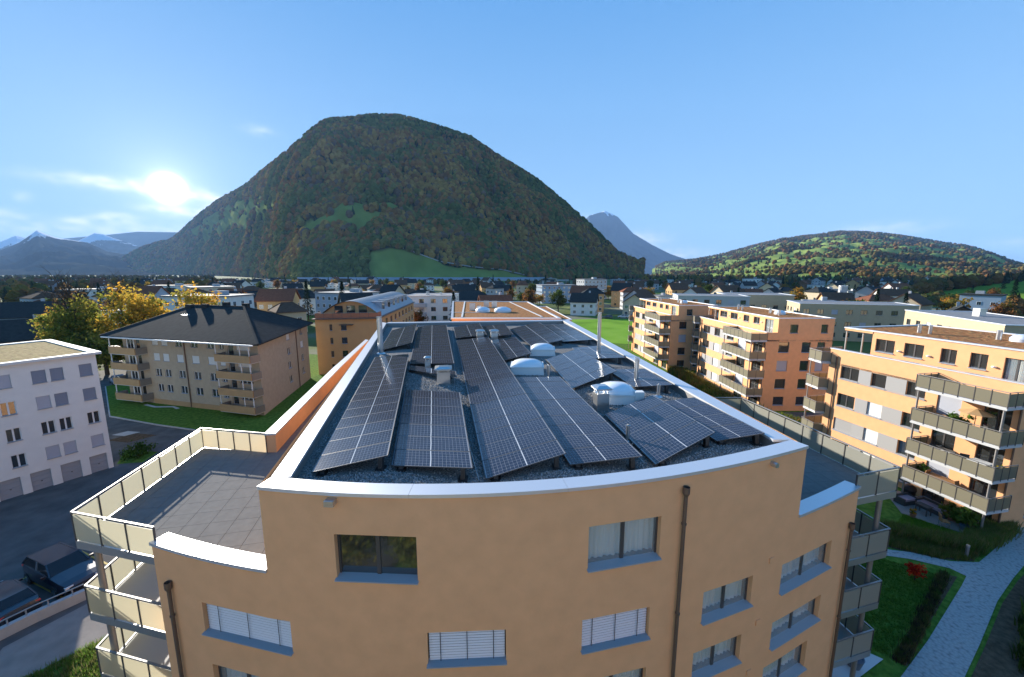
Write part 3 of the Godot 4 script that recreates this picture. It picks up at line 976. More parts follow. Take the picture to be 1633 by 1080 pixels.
func flue(called: String, label: String, x: float, z: float, h: float, r: float, cap: bool) -> void:
	var t := thing(called, label, "flue", Vector3(x, GRAVEL, z), 0.0, "steel flue pipes")
	var b := MB.new()
	b.tube(Vector3.ZERO, Vector3(0, h, 0), r, r, 14)
	part(t, "pipe", b, M.steel)
	var c := MB.new()
	c.lathe(Vector3.ZERO, [[r + 0.16, 0.0], [r + 0.14, 0.04], [r + 0.01, 0.1]], 14)
	part(t, "collar", c, M.steel)
	for y in ([h * 0.45, h * 0.9] if cap else [h * 0.96]):
		var k := MB.new()
		k.lathe(Vector3.ZERO, [[r, y], [r + 0.02, y + 0.01], [r + 0.02, y + 0.07], [r, y + 0.08]], 14)
		part(t, "band", k, M.steel)
	if cap:
		var d := MB.new()
		d.tube(Vector3(0, h + 0.06, 0), Vector3(0, h + 0.1, 0), r * 1.1, r * 1.1, 14)
		d.tube(Vector3(0, h - 0.01, 0), Vector3(0, h + 0.07, 0), r * 0.3, r * 0.3, 6)
		part(t, "cap", d, M.steel)

func roof_things() -> void:
	var a_low := [[-6.12, -11.6], [-9.9, -28.9], [-13.3, -45.5]]
	var ab := [[-3.86, -12.05], [-7.3, -28.6], [-11.05, -47.6]]
	var b_low := [[-1.15, -11.2], [-2.49, -18.9], [-7.4, -45.6]]
	var c_low := [[-0.78, -11.2], [-5.06, -36.3], [-6.6, -45.5]]
	var cd := [[1.78, -12.15], [-2.1, -36.3], [-3.84, -47.2]]
	var d_low := [[4.1, -12.0], [2.63, -22.0], [1.33, -28.7], [0.2, -37.0], [-0.9, -46.0]]
	var e_low := [[4.54, -12.1], [3.98, -16.7], [3.16, -20.6], [2.4, -27.9], [1.3, -35.0], [-0.3, -44.0]]
	var ef := [[7.37, -13.95], [6.66, -18.5], [6.16, -23.3], [5.02, -30.4], [3.05, -48.4]]
	var f_low := [[9.05, -13.85], [8.4, -18.1], [7.95, -23.7], [7.25, -31.7], [5.9, -46.0]]
	var off := func(t: Array, d: float) -> Array: return t.map(func(q): return [q[0] + d, q[1]])
	solar_row("long grey sheened solar panel row following the steel flue by the parapet", a_low, off.call(ab, -0.04), [-11.6, -28.8], [-12.05, -28.3])
	solar_row("short solar panel row behind the tall steel flue in the far roof corner", a_low, off.call(ab, -0.04), [-31.3, -42.5], [-33.0, -45.8])
	solar_row("solar panel row of eight dark panels ending before the square steel cowl", off.call(ab, 0.04), b_low, [-12.05, -20.5], [-11.2, -18.9])
	solar_row("single narrow solar panel lying between the two steel cowls", off.call(ab, 0.04), b_low, [-24.9, -26.2], [-21.8, -23.1])
	solar_row("solar panel row behind the small steel cowl up to the far parapet", off.call(ab, 0.04), b_low, [-26.6, -46.6], [-25.2, -44.6])
	solar_row("longest dark solar panel row along the middle strip of gravel", c_low, off.call(cd, -0.05), [-11.2, -36.1], [-12.2, -36.1])
	solar_row("solar panels on the near side of the twin cowls at the far parapet", c_low, off.call(cd, -0.05), [-37.4, -45.0], [-37.4, -46.4])
	solar_row("dark solar panel row beside the skylights with the small pipe at its end", off.call(cd, 0.05), d_low, [-12.1, -23.0], [-12.0, -21.9])
	solar_row("short solar panel row behind the two white skylight domes", off.call(cd, 0.05), d_low, [-27.6, -36.1], [-28.4, -36.1])
	solar_row("solar panels beyond the twin cowls at the far parapet", off.call(cd, 0.05), d_low, [-38.4, -46.2], [-37.4, -45.0])
	solar_row("black solar panel row in front of the large skylight dome", e_low, off.call(ef, -0.04), [-12.1, -16.75], [-13.95, -18.5])
	solar_row("solar panel row between the two white domes and the large dome", e_low, off.call(ef, -0.04), [-20.7, -28.0], [-23.2, -30.4])
	solar_row("pale sheened solar panel row behind the farthest skylight dome", e_low, off.call(ef, -0.04), [-33.0, -43.5], [-34.5, -47.6])
	solar_row("bright solar panel row sloping down to the parapet facing the garden", off.call(ef, 0.04), f_low, [-13.95, -18.4], [-13.85, -18.1])
	solar_row("short bright solar panel row beside the cone topped pipe", off.call(ef, 0.04), f_low, [-21.0, -25.0], [-20.2, -23.8])
	solar_row("short bright solar panel row at the foot of the tall flue by the garden", off.call(ef, 0.04), f_low, [-28.2, -32.5], [-27.0, -31.7])
	solar_row("solar panel row ending at the far parapet above the green meadow", off.call(ef, 0.04), f_low, [-35.4, -47.6], [-34.5, -45.4])
	cowl("large square steel cowl on the gravel beside the large skylight", 4.05, -17.85, 0.56, 1.15)
	cowl("square steel cowl between the first solar panel rows", -3.85, -22.3, 0.72, 1.0)
	cowl("small steel cowl between the solar panel rows behind a larger one", -5.35, -25.3, 0.34, 0.95)
	cowl("steel cowl of a pair near the far parapet of the solar roof", -2.95, -37.2, 0.62, 1.0)
	cowl("steel cowl of a pair near the far parapet of the solar roof", -1.65, -37.2, 0.62, 1.0)
	skylight("farthest white skylight dome on the solar roof beside a panel row", 2.35, GRAVEL, -30.7, 1.9, 1.7, -0.05)
	skylight("white skylight dome between two long dark solar panel rows", 0.95, GRAVEL, -25.0, 2.1, 1.7, -0.05)
	skylight("large skylight dome on a white upstand next to the steel cowl", 5.15, GRAVEL, -19.4, 1.75, 1.9, -0.05)
	flue("flue_pipe", "tall steel flue rising beside the far panels at the terrace parapet", -10.12, -30.9, 2.75, 0.2, true)
	flue("flue_pipe", "tall slim steel flue near the parapet facing the meadow", 6.45, -29.8, 3.2, 0.13, true)
	flue("flue_pipe", "thick steel flue stub beside the bright panels by the garden parapet", 7.0, -22.3, 1.4, 0.12, true)
	flue("vent_pipe", "short open steel pipe on the gravel at the end of a panel row", 4.25, -14.2, 0.62, 0.07, false)
	flue("vent_pipe", "low steel pipe near the corner of the bright panels", 7.35, -19.75, 0.6, 0.08, false)
	flue("vent_pipe", "steel pipe beside the white domes", 2.15, -23.4, 0.75, 0.1, false)
	var bx := thing("vent_box", "small white metal box beside the large skylight dome", "roof vent", Vector3(6.0, GRAVEL, -18.6))
	var b := MB.new()
	b.box(Vector3(0, 0.42, 0), Vector3(0.42, 0.42, 0.34))
	part(bx, "casing", b, M.frame_white)
	var l := MB.new()
	l.tube(Vector3.ZERO, Vector3(0, 0.25, 0), 0.09, 0.09, 8)
	part(bx, "stem", l, M.steel)
	# white lightning wires laid over the gravel on small feet
	for w in [[[-0.98, -11.3], [-2.9, -20.0], [-5.3, -36.5], [-6.95, -46.0]], [[4.3, -12.4], [3.45, -19.3], [2.1, -29.0]]]:
		var m := MB.new()
		for i in w.size() - 1:
			m.bar(Vector3(w[i][0], GRAVEL + 0.06, w[i][1]), Vector3(w[i + 1][0], GRAVEL + 0.06, w[i + 1][1]), 0.012, 0.012)
		var o := part(self, "lightning_wire", m, M.alu)
		tag(o, "thin lightning wire lying on the gravel between solar panel rows", "wire", "lightning wires")
	# loose stones where the gravel lies open
	var st := MB.new()
	var k := RandomNumberGenerator.new()
	k.seed = 77
	var ring := []
	for i in 6:
		ring.append(Vector3(cos(TAU * i / 6) * k.randf_range(0.8, 1.1), k.randf_range(-0.2, 0.2), sin(TAU * i / 6) * k.randf_range(0.8, 1.1)))
	for i in 6:
		st.tri(Vector3(0, 0.7, 0), ring[(i + 1) % 6], ring[i])
		st.tri(Vector3(0, -0.6, 0), ring[i], ring[(i + 1) % 6])
	var pos := PackedFloat32Array()
	var n := 0
	while n < 60000:
		var z := -10.3 - 16.0 * pow(k.randf(), 1.7)
		var x := k.randf_range(-10.0, 9.6)
		if z > zf(x) - 0.5 or x < -6.2 + (z + 10.5) * 0.223 or x > 9.35 + (z + 13) * 0.085:
			continue
		n += 1
		var inside := false
		for q in panels_on:
			if Geometry2D.is_point_in_polygon(Vector2(x, z), q):
				inside = true
				break
		if inside and k.randf() < 0.93:
			continue
		var s := k.randf_range(0.016, 0.036)
		var g := k.randf_range(0.09, 0.42)
		var warm := k.randf_range(-0.02, 0.04)
		put(pos, Transform3D(Basis.from_euler(Vector3(k.randf() * 6, k.randf() * 6, k.randf() * 6)).scaled(Vector3.ONE * s), Vector3(x, GRAVEL + 0.008, z)), Color(g + warm, g, g - warm))
	tag(stuff(self, "loose_gravel", st.mesh(), M.stone, pos), "loose grey gravel stones spread over the solar roof", "gravel")

# ---------------------------------------------------------------- the three ochre blocks by the garden
func ring(parent: Node, called: String, p: Array, q: Array, y0: float, y1: float, m: Material) -> void:
	for i in p.size():
		var c := MB.new()
		var j := (i + 1) % p.size()
		c.prism(PackedVector2Array([p[i], p[j], q[j], q[i]]), y0, y1)
		part(parent, called, c, m)

func apartment_block(label: String, corner: Vector2, north: Vector2, l: float, dp: float, f: Array, t: float, r: float, rich: bool) -> Node3D:
	var o := corner + north * l
	var u := Vector3(-north.x, 0, -north.y)
	var b := thing("apartment_block", label, "building", Vector3(o.x, 0, o.y), 0.0, "ochre apartment blocks by the garden")
	b.basis = Basis(u, Vector3.UP, Vector3(-u.z, 0, u.x))
	# the facade with bands of windows and grey infill panels
	var rows := []
	var pat := [[["dark", 0.09, 0.215], ["dark", 0.295, 0.385], ["dark", 0.5, 0.6]], [["dark", 0.09, 0.21], ["shutter_white", 0.29, 0.385], ["dark", 0.5, 0.6]], [["shutter_grey", 0.085, 0.285], ["shutter_white", 0.29, 0.385], ["dark", 0.5, 0.6]], [["dark", 0.09, 0.21], ["shutter_white", 0.29, 0.385], ["dark", 0.5, 0.6]]]
	for k in 4:
		var v1: float = f[4 - k] - 0.16
		var v0: float = maxf(v1 - 1.3, f[3 - k] + 0.45)
		for q in pat[k]:
			rows.append([q[1] * l, q[2] * l, v0, v1, q[0], 1 if (q[2] - q[1]) * l < 1.4 else 2])
		for q in [[0.66, 0.77, "shutter_pale" if k % 2 == 0 else "dark"], [0.86, 0.97, "dark"]]:
			rows.append([q[0] * l, q[1] * l, f[3 - k] + 0.08, v1, q[2], 2])
	windowed_wall(b, Vector2(0, 0), Vector2(l, 0), 0, t - 0.08, rows, M.render, null, "front_wall", 0.2)
	for k in 4:
		var v1: float = f[4 - k] - 0.16
		var v0: float = maxf(v1 - 1.3, f[3 - k] + 0.45)
		for q in [[0.215, 0.295], [0.385, 0.5]]:
			var c := MB.new()
			c.box(Vector3((q[0] + q[1]) / 2 * l, (v0 + v1) / 2, 0.006), Vector3((q[1] - q[0]) * l - 0.02, v1 - v0, 0.03))
			part(b, "infill_panel", c, M.shutter_grey)
		var line := MB.new()
		line.box(Vector3(0.345 * l, v0 - 0.05, 0.02), Vector3(0.52 * l, 0.05, 0.08))
		part(b, "sill_strip", line, M.sill)
	# south, north and east walls; the attic storey stands back from the front only
	var sw := []
	for k in 4:
		for q in [[0.2, 0.36], [0.55, 0.68], [0.78, 0.9]]:
			sw.append([q[0] * dp, q[1] * dp, f[k] + 0.8, f[k + 1] - 0.3, "dark" if (k + int(q[0] * 10)) % 5 != 4 else "shutter_pale", 1])
	windowed_wall(b, Vector2(l, 0), Vector2(l, -dp), 0, f[4], sw, M.render, null, "end_wall")
	windowed_wall(b, Vector2(l, -1.5), Vector2(l, -dp), f[4], r - 0.08, [[1.6, 2.7, f[4] + 0.9, f[4] + 2.1, "dark", 1], [dp - 3.2, dp - 2.3, f[4] + 0.9, f[4] + 2.1, "dark", 1]], M.render, null, "end_wall")
	windowed_wall(b, Vector2(l, 0), Vector2(l, -1.5), f[4], t - 0.08, [], M.render, null, "end_wall")
	windowed_wall(b, Vector2(l, -dp), Vector2(0, -dp), 0, r - 0.08, [], M.render, null, "back_wall")
	windowed_wall(b, Vector2(0, -dp), Vector2(0, 0), 0, f[4], [], M.render, null, "end_wall")
	var lx := 0.19 * l   # an open loggia under the roof at the north end
	windowed_wall(b, Vector2(lx, -dp), Vector2(lx, -1.5), f[4], r - 0.25, [[dp - 5.5, dp - 2.5, f[4] + 0.1, f[4] + 2.1, "dark", 2]], M.render, null, "attic_wall")
	var aw := []
	for q in [[0.215, 0.33, 0.85], [0.385, 0.49, 0.85], [0.575, 0.65, 0.85], [0.71, 0.785, 0.85], [0.85, 0.945, 0.1]]:
		aw.append([q[0] * l - lx, q[1] * l - lx, f[4] + q[2] + (0.75 if q[2] > 0.5 else 0.0), minf(f[4] + 2.85, r - 0.35), "dark" if q[2] > 0.5 else "curtain", 2])
	windowed_wall(b, Vector2(lx, -1.5), Vector2(l, -1.5), f[4], r - 0.08, aw, M.render, null, "attic_wall")
	for q in [0.36, 0.52, 0.815]:
		var c := MB.new()
		c.lathe(Vector3(q * l, f[4] + 2.0, -1.46), [[0.13, -0.05], [0.16, 0.0], [0.13, 0.06], [0.0, 0.09]], 12)
		part(b, "wall_light", c, M.frame_white)
	for q in [[0.0, -0.15], [lx * 0.6, -1.55]]:
		var c := MB.new()
		c.box(Vector3(q[0] + 0.12, (f[4] + r) / 2 - 0.2, -1.6), Vector3(0.1, r - f[4] - 0.4, 0.1))
		part(b, "loggia_post", c, M.zinc)
	var fl := MB.new()
	fl.prism(v2([[0, 0], [l, 0], [l, -dp], [0, -dp]]), f[4] - 0.2, f[4] + 0.01)
	part(b, "terrace_floor", fl, M.tile)
	var cp := MB.new()
	cp.box(Vector3(l / 2, t - 0.04, -0.17), Vector3(l + 0.1, 0.08, 0.44))
	part(b, "coping", cp, M.coping)
	# roof: slab, sedum and coping
	var rs := MB.new()
	rs.prism(v2([[0, -1.46], [lx, -1.46], [lx, -dp + 0.05], [0, -dp + 0.05]]), r - 0.3, r - 0.1)
	part(b, "loggia_roof", rs, M.render)
	var sd := MB.new()
	sd.sheet(v2([[0.2, -1.7], [l - 0.2, -1.7], [l - 0.2, -dp + 0.2], [0.2, -dp + 0.2]]), r - 0.06)
	part(b, "sedum_roof", sd, M.sedum)
	ring(b, "coping", [Vector2(-0.05, -1.4), Vector2(l + 0.05, -1.4), Vector2(l + 0.05, -dp - 0.05), Vector2(-0.05, -dp - 0.05)], [Vector2(0.3, -1.7), Vector2(l - 0.3, -1.7), Vector2(l - 0.3, -dp + 0.3), Vector2(0.3, -dp + 0.3)], r - 0.08, r + 0.03, M.coping)
	for q in [[0.3, 0.4, 0.35], [0.36, 0.4, 0.3], [0.62, 0.55, 0.4], [0.8, 0.45, 0.3]]:
		var c := MB.new()
		c.tube(Vector3(q[0] * l, r - 0.1, -dp * q[1]), Vector3(q[0] * l, r + 0.75, -dp * q[1]), q[2] * 0.45, q[2] * 0.45, 10)
		part(b, "roof_vent", c, M.steel)
	var dm := MB.new()
	dm.lathe(Vector3(0.7 * l, r - 0.1, -dp * 0.6), [[0.75, 0.0], [0.75, 0.3], [0.6, 0.5], [0.3, 0.62], [0.0, 0.66]], 14)
	part(b, "roof_dome", dm, M.dome)
	# balcony stacks: one on the front, one on the north corner
	var x0 := 0.645 * l
	var x1 := l + 0.35
	var rect := [Vector2(x0, 0.02), Vector2(x0, 2.2), Vector2(x1, 2.2), Vector2(x1, 0.02)]
	var rectn := [Vector2(0.15, 0.0), Vector2(-0.25, 0.75), Vector2(-2.1, 0.3), Vector2(-2.1, -4.0)]
	for k in range(1, 5):
		for q in [rect, rectn]:
			var s := MB.new()
			s.prism(PackedVector2Array(q if q == rect else q + [Vector2(-0.01, -4.0)]), f[k] - 0.22, f[k] - 0.005)
			part(b, "balcony_slab", s, M.slab)
			balustrade(b, q, f[k], 1.05, M.olive, 0.86 if rich else 1.1)
		for p in [Vector2(x0 + 0.15, 2.0), Vector2(x1 - 0.2, 2.0), Vector2(-1.95, 0.1)]:
			var c := MB.new()
			c.tube(Vector3(p.x, f[k - 1], p.y), Vector3(p.x, f[k] - 0.22, p.y), 0.07, 0.07, 10)
			part(b, "column", c, M.zinc)
	for p in [Vector2(0.055 * l, 0.09), Vector2(l - 0.02, 0.02)]:
		var c := MB.new()
		c.tube(Vector3(p.x, 0.0, p.y), Vector3(p.x, f[4] + 0.7, p.y), 0.06, 0.06, 10)
		part(b, "downpipe", c, M.copper)
	return b

# ---------------------------------------------------------------- older neighbours
func white_house() -> void:
	var b := thing("white_house", "white four storey house with shutters above a row of grey garage doors", "building")
	var a := Vector2(-39.2, -37.6)
	var d := Vector2(-0.491, 0.871)
	var n := Vector2(0.871, 0.491)
	var l := 17.5
	var fl := a + d * l
	var h := 11.35
	var wins := []
	var cols := [[0.38, 1.24], [2.24, 3.05], [3.3, 4.15], [5.3, 6.15], [7.2, 8.05], [8.3, 9.15], [10.6, 11.5], [12.4, 13.3], [13.6, 14.5]]
	var look := [["shutter_blue", "shutter_blue", "shutter_blue", "shutter_pale"], ["shutter_blue", "shutter_blue", "shutter_pale", "dark"], ["dark", "dark", "dark", "dark"], ["shutter_pale", "shutter_pale", "shutter_pale", "dark"]]
	for k in 4:
		for i in cols.size():
			var v0 := 9.4 - k * 2.3
			wins.append([l - cols[i][1], l - cols[i][0], v0, v0 + 1.15, look[k][i] if i < 4 else ["dark", "shutter_pale"][(i + k) % 2], 2])
	for g in [[0.36, 1.58], [2.16, 3.46], [4.07, 5.29], [5.83, 7.1], [7.7, 9.0], [9.5, 10.8], [11.4, 12.7]]:
		wins.append([l - g[1], l - g[0], 0.0, 1.68, "none"])
		var m := MB.new()
		var p0: Vector2 = a + d * g[1] - n * 0.16
		var p1: Vector2 = a + d * g[0] - n * 0.16
		for i in 4:
			m.bar(Vector3(p0.x, 0.21 + i * 0.42, p0.y), Vector3(p1.x, 0.21 + i * 0.42, p1.y), 0.05, 0.405)
		var door := part(b, "garage_door", m, M.garage)
		var hd := MB.new()
		var pm: Vector2 = (p0 + p1) / 2 + n * 0.04
		hd.box(Vector3(pm.x, 0.75, pm.y), Vector3(0.12, 0.05, 0.06))
		part(door, "handle", hd, M.frame_dark)
	windowed_wall(b, fl, a, 0, h, wins, M.render_white, M.frame_white, "front_wall", 0.18)
	var br := a - n * 14.0
	var bl := fl - n * 14.0
	windowed_wall(b, a, br, 0, h, [], M.render_white, null, "side_wall")
	windowed_wall(b, br, bl, 0, h, [], M.render_white, null, "side_wall")
	windowed_wall(b, bl, fl, 0, h, [], M.render_white, null, "side_wall")
	var o := [fl + n * 0.35 + d * 0.35, a + n * 0.35 - d * 0.35, br - n * 0.35 - d * 0.35, bl - n * 0.35 + d * 0.35]
	var i := [fl - n * 0.3 - d * 0.3, a - n * 0.3 + d * 0.3, br + n * 0.3 + d * 0.3, bl + n * 0.3 - d * 0.3]
	ring(b, "roof_edge", o, i, h, h + 0.22, M.white_paint)
	var s := MB.new()
	s.sheet(PackedVector2Array(i), h + 0.12)
	part(b, "planted_roof", s, M.dry_grass)

func hip_roof(parent: Node, p: Array, y: float, rise: float, over: float, m: Material, hip := 0.32) -> MeshInstance3D:
	# p: front left, front right, back right, back left; ridge along the front
	var c: Vector2 = (p[0] + p[1] + p[2] + p[3]) / 4.0
	var e := p.map(func(q): return q + (q - c).normalized() * over * 1.3)
	var ml: Vector2 = (p[0] + p[3]) / 2
	var mr: Vector2 = (p[1] + p[2]) / 2
	var rl := ml.lerp(mr, hip)
	var rr := ml.lerp(mr, 1 - hip)
	var v := func(q: Vector2, h: float) -> Vector3: return Vector3(q.x, h, q.y)
	var b := MB.new()
	b.quad(v.call(e[0], y), v.call(e[1], y), v.call(rr, y + rise), v.call(rl, y + rise))
	b.quad(v.call(e[2], y), v.call(e[3], y), v.call(rl, y + rise), v.call(rr, y + rise))
	b.tri(v.call(e[1], y), v.call(e[2], y), v.call(rr, y + rise))
	b.tri(v.call(e[3], y), v.call(e[0], y), v.call(rl, y + rise))
	for i in 4:
		b.quad(v.call(e[i], y - 0.2), v.call(e[(i + 1) % 4], y - 0.2), v.call(e[(i + 1) % 4], y), v.call(e[i], y))
	b.quad(v.call(e[0], y - 0.2), v.call(e[3], y - 0.2), v.call(e[2], y - 0.2), v.call(e[1], y - 0.2))
	var rf := part(parent, "roof", b, m)
	for q in [[e[0], rl], [e[3], rl], [e[1], rr], [e[2], rr]]:
		var k := MB.new()
		k.bar(v.call(q[0], y + 0.03), v.call(q[1], y + rise + 0.03), 0.28, 0.1)
		part(rf, "ridge_cap", k, m)
	var k := MB.new()
	k.bar(v.call(rl, y + rise + 0.03), v.call(rr, y + rise + 0.03), 0.28, 0.1)
	part(rf, "ridge_cap", k, m)
	return rf

func cream_house() -> void:
	var b := thing("sandy_apartment_house", "sand coloured four storey house with dark hipped roof and corner balconies on the lawn", "building")
	var p := [Vector2(-56.8, -58.6), Vector2(-33.0, -52.0), Vector2(-36.3, -71.5), Vector2(-60.0, -78.0)]
	var l: float = p[0].distance_to(p[1])
	var h := 10.0
	var wins := []
	var looks := ["shutter_white", "shutter_white", "dark", "dark"]
	for k in 4:
		var v0 := 8.75 - k * 2.25
		for q in [[5.85, 7.0], [7.65, 8.8], [10.3, 11.5], [13.1, 14.4], [16.0, 17.3], [18.1, 19.0]]:
			var st: String = looks[k] if k != 0 else ("shutter_white" if q[0] < 8 else "dark")
			if k == 1: st = "shutter_white"
			wins.append([q[0], q[1], v0, v0 + 1.1, st, 2])
		wins.append([0.6, 2.2, v0 - 0.75, v0 + 1.0, "dark", 2])
		wins.append([2.5, 3.4, v0 - 0.75, v0 + 1.0, "dark", 1])
		wins.append([19.6, 20.6, v0 - 0.75, v0 + 1.0, "dark", 1])
		wins.append([21.1, 23.4, v0, v0 + 1.0, "dark" if k > 1 else "shutter_white", 2])
	windowed_wall(b, p[0], p[1], 0, h, wins, M.render_sand, M.frame_white, "front_wall", 0.16)
	var sw := []
	var sl: float = p[1].distance_to(p[2])
	for k in 4:
		for q in [0.5, 0.8]:
			sw.append([q * sl, q * sl + 1.3, 8.6 - k * 2.25, 9.7 - k * 2.25, "dark" if (k + int(q * 10)) % 4 != 1 else "shutter_white", 2])
	windowed_wall(b, p[1], p[2], 0, h, sw, M.render_sand, M.frame_white, "side_wall", 0.16)
	windowed_wall(b, p[2], p[3], 0, h, [], M.render_sand, null, "side_wall")
	windowed_wall(b, p[3], p[0], 0, h, [], M.render_sand, null, "side_wall")
	var u: Vector2 = (p[1] - p[0]).normalized()
	var n := Vector2(-u.y, u.x)
	var pl := MB.new()
	var g0: Vector2 = p[0] + u * 4.9 + n * 0.03
	var g1: Vector2 = p[0] + u * 18.8 + n * 0.03
	pl.bar(Vector3(g0.x, 0.4, g0.y), Vector3(g1.x, 0.4, g1.y), 0.1, 0.8)
	part(b, "plinth", pl, M.plinth)
	for k in 4:
		for q in [[-0.5, 4.7], [19.1, 24.9]]:
			var f := 0.9 + k * 2.25
			var a: Vector2 = p[0] + u * q[0]
			var c: Vector2 = p[0] + u * q[1]
			var s := MB.new()
			s.prism(PackedVector2Array([a + n * 1.5, c + n * 1.5, c - n * 0.02, a - n * 0.02]), f - 0.25, f - 0.1)
			var sl2 := part(b, "balcony", s, M.slab)
			var w := MB.new()
			w.bar(Vector3(a.x + n.x * 1.5, f + 0.32, a.y + n.y * 1.5), Vector3(c.x + n.x * 1.5, f + 0.32, c.y + n.y * 1.5), 0.12, 0.95)
			part(sl2, "parapet", w, M.plinth)
			for e in [a, c]:
				var x := MB.new()
				x.bar(Vector3(e.x + n.x * 1.44, f + 0.32, e.y + n.y * 1.44), Vector3(e.x, f + 0.32, e.y), 0.1, 0.95)
				part(sl2, "parapet_side", x, M.zinc)
			var rl := MB.new()
			rl.bar(Vector3(a.x + n.x * 1.5, f + 0.95, a.y + n.y * 1.5), Vector3(c.x + n.x * 1.5, f + 0.95, c.y + n.y * 1.5), 0.04, 0.04)
			part(sl2, "handrail", rl, M.frame_dark)
			for e in [0.03, 0.72, 0.97]:
				var x := MB.new()
				var m := a.lerp(c, e) + n * 1.4
				x.box(Vector3(m.x, f + 1.0, m.y), Vector3(0.1, 2.1, 0.1))
				part(sl2, "post", x, M.frame_white)
	for q in [0.485, 1.0]:
		var c := MB.new()
		var m: Vector2 = p[0].lerp(p[1], 0.485) + n * 0.1 if q < 0.9 else p[1].lerp(p[2], 0.7) + Vector2(0.1, 0)
		c.tube(Vector3(m.x, 0, m.y), Vector3(m.x, h, m.y), 0.07, 0.07, 8)
		part(b, "downpipe", c, M.copper)
	var ev := [p[0] - u * 0.5 + n * 1.6, p[1] + u * 1.6 + n * 1.6, p[2] + u * 0.5, p[3]]
	var rf := hip_roof(b, ev, h + 0.15, 3.6, 0.5, M.roof_slate, 0.3)
	var gt := MB.new()
	gt.bar(Vector3(ev[0].x, h - 0.02, ev[0].y) + Vector3(n.x, 0, n.y) * 0.55, Vector3(ev[1].x, h - 0.02, ev[1].y) + Vector3(n.x, 0, n.y) * 0.55, 0.12, 0.16)
	part(rf, "gutter", gt, M.frame_white)
	for q in [[0.42, 0.42, 0.9], [0.55, 0.5, 1.4], [0.66, 0.6, 0.8], [0.3, 0.4, 0.7]]:
		var c := MB.new()
		var m: Vector2 = p[0].lerp(p[1], q[0]).lerp(p[3].lerp(p[2], q[0]), q[1])
		c.box(Vector3(m.x, h + 3.3, m.y), Vector3(0.9, q[2] + 0.6, 0.7))
		part(rf, "chimney", c, M.roof_slate)
	for q in [[0.35, 0.3], [0.62, 0.32]]:
		var c := MB.new()
		var m: Vector2 = p[0].lerp(p[1], q[0]).lerp(p[3].lerp(p[2], q[0]), q[1])
		c.box(Vector3(m.x, h + 2.55, m.y), Vector3(1.6, 0.35, 1.0), Basis(Vector3.UP, -u.angle()) * Basis(Vector3.RIGHT, 0.25))
		part(rf, "skylight", c, M.alu)

func simple_block(called: String, label: String, p: Array, h: float, m: Material, rows: Array, roof: Material, frame: Material = null, group := "") -> Node3D:
	# p: front left, front right, back right, back left; rows: heights of window bottoms
	var b := thing(called, label, "building", Vector3.ZERO, 0.0, group)
	for i in 4:
		var a: Vector2 = p[i]
		var c: Vector2 = p[(i + 1) % 4]
		var l := a.distance_to(c)
		var ws := []
		if i != 2:
			var k := int((l - 1.0) / 3.1)
			for r in rows:
				for j in k:
					var x := (j + 0.5) * l / k
					ws.append([x - 0.75, x + 0.75, r, r + 1.3, "dark" if (j * 7 + int(r) * 3) % 5 else "shutter_pale", 2])
		windowed_wall(b, a, c, 0, h, ws, m, frame, "wall", 0.18)
	var c: Vector2 = (p[0] + p[1] + p[2] + p[3]) / 4.0
	var o := p.map(func(q): return q + (q - c).normalized() * 0.25)
	var i := p.map(func(q): return q - (q - c).normalized() * 0.5)
	ring(b, "coping", o, i, h, h + 0.15, M.coping)
	var s := MB.new()
	s.sheet(PackedVector2Array(i), h + 0.05)
	part(b, "flat_roof", s, roof)
	return b

func roof_bits(b: Node, spots: Array, y: float) -> void:
	for q in spots:
		var c := MB.new()
		if q[3] == "box":
			c.box(Vector3(q[0], y + q[2] / 2, q[1]), Vector3(q[2] * 0.8, q[2], q[2] * 0.8))
			part(b, "roof_vent", c, M.steel)
		else:
			c.lathe(Vector3(q[0], y, q[1]), [[q[2], 0.0], [q[2], 0.3], [q[2] * 0.85, 0.55], [q[2] * 0.45, 0.75], [0.0, 0.8]], 14)
			part(b, "roof_dome", c, M.dome)

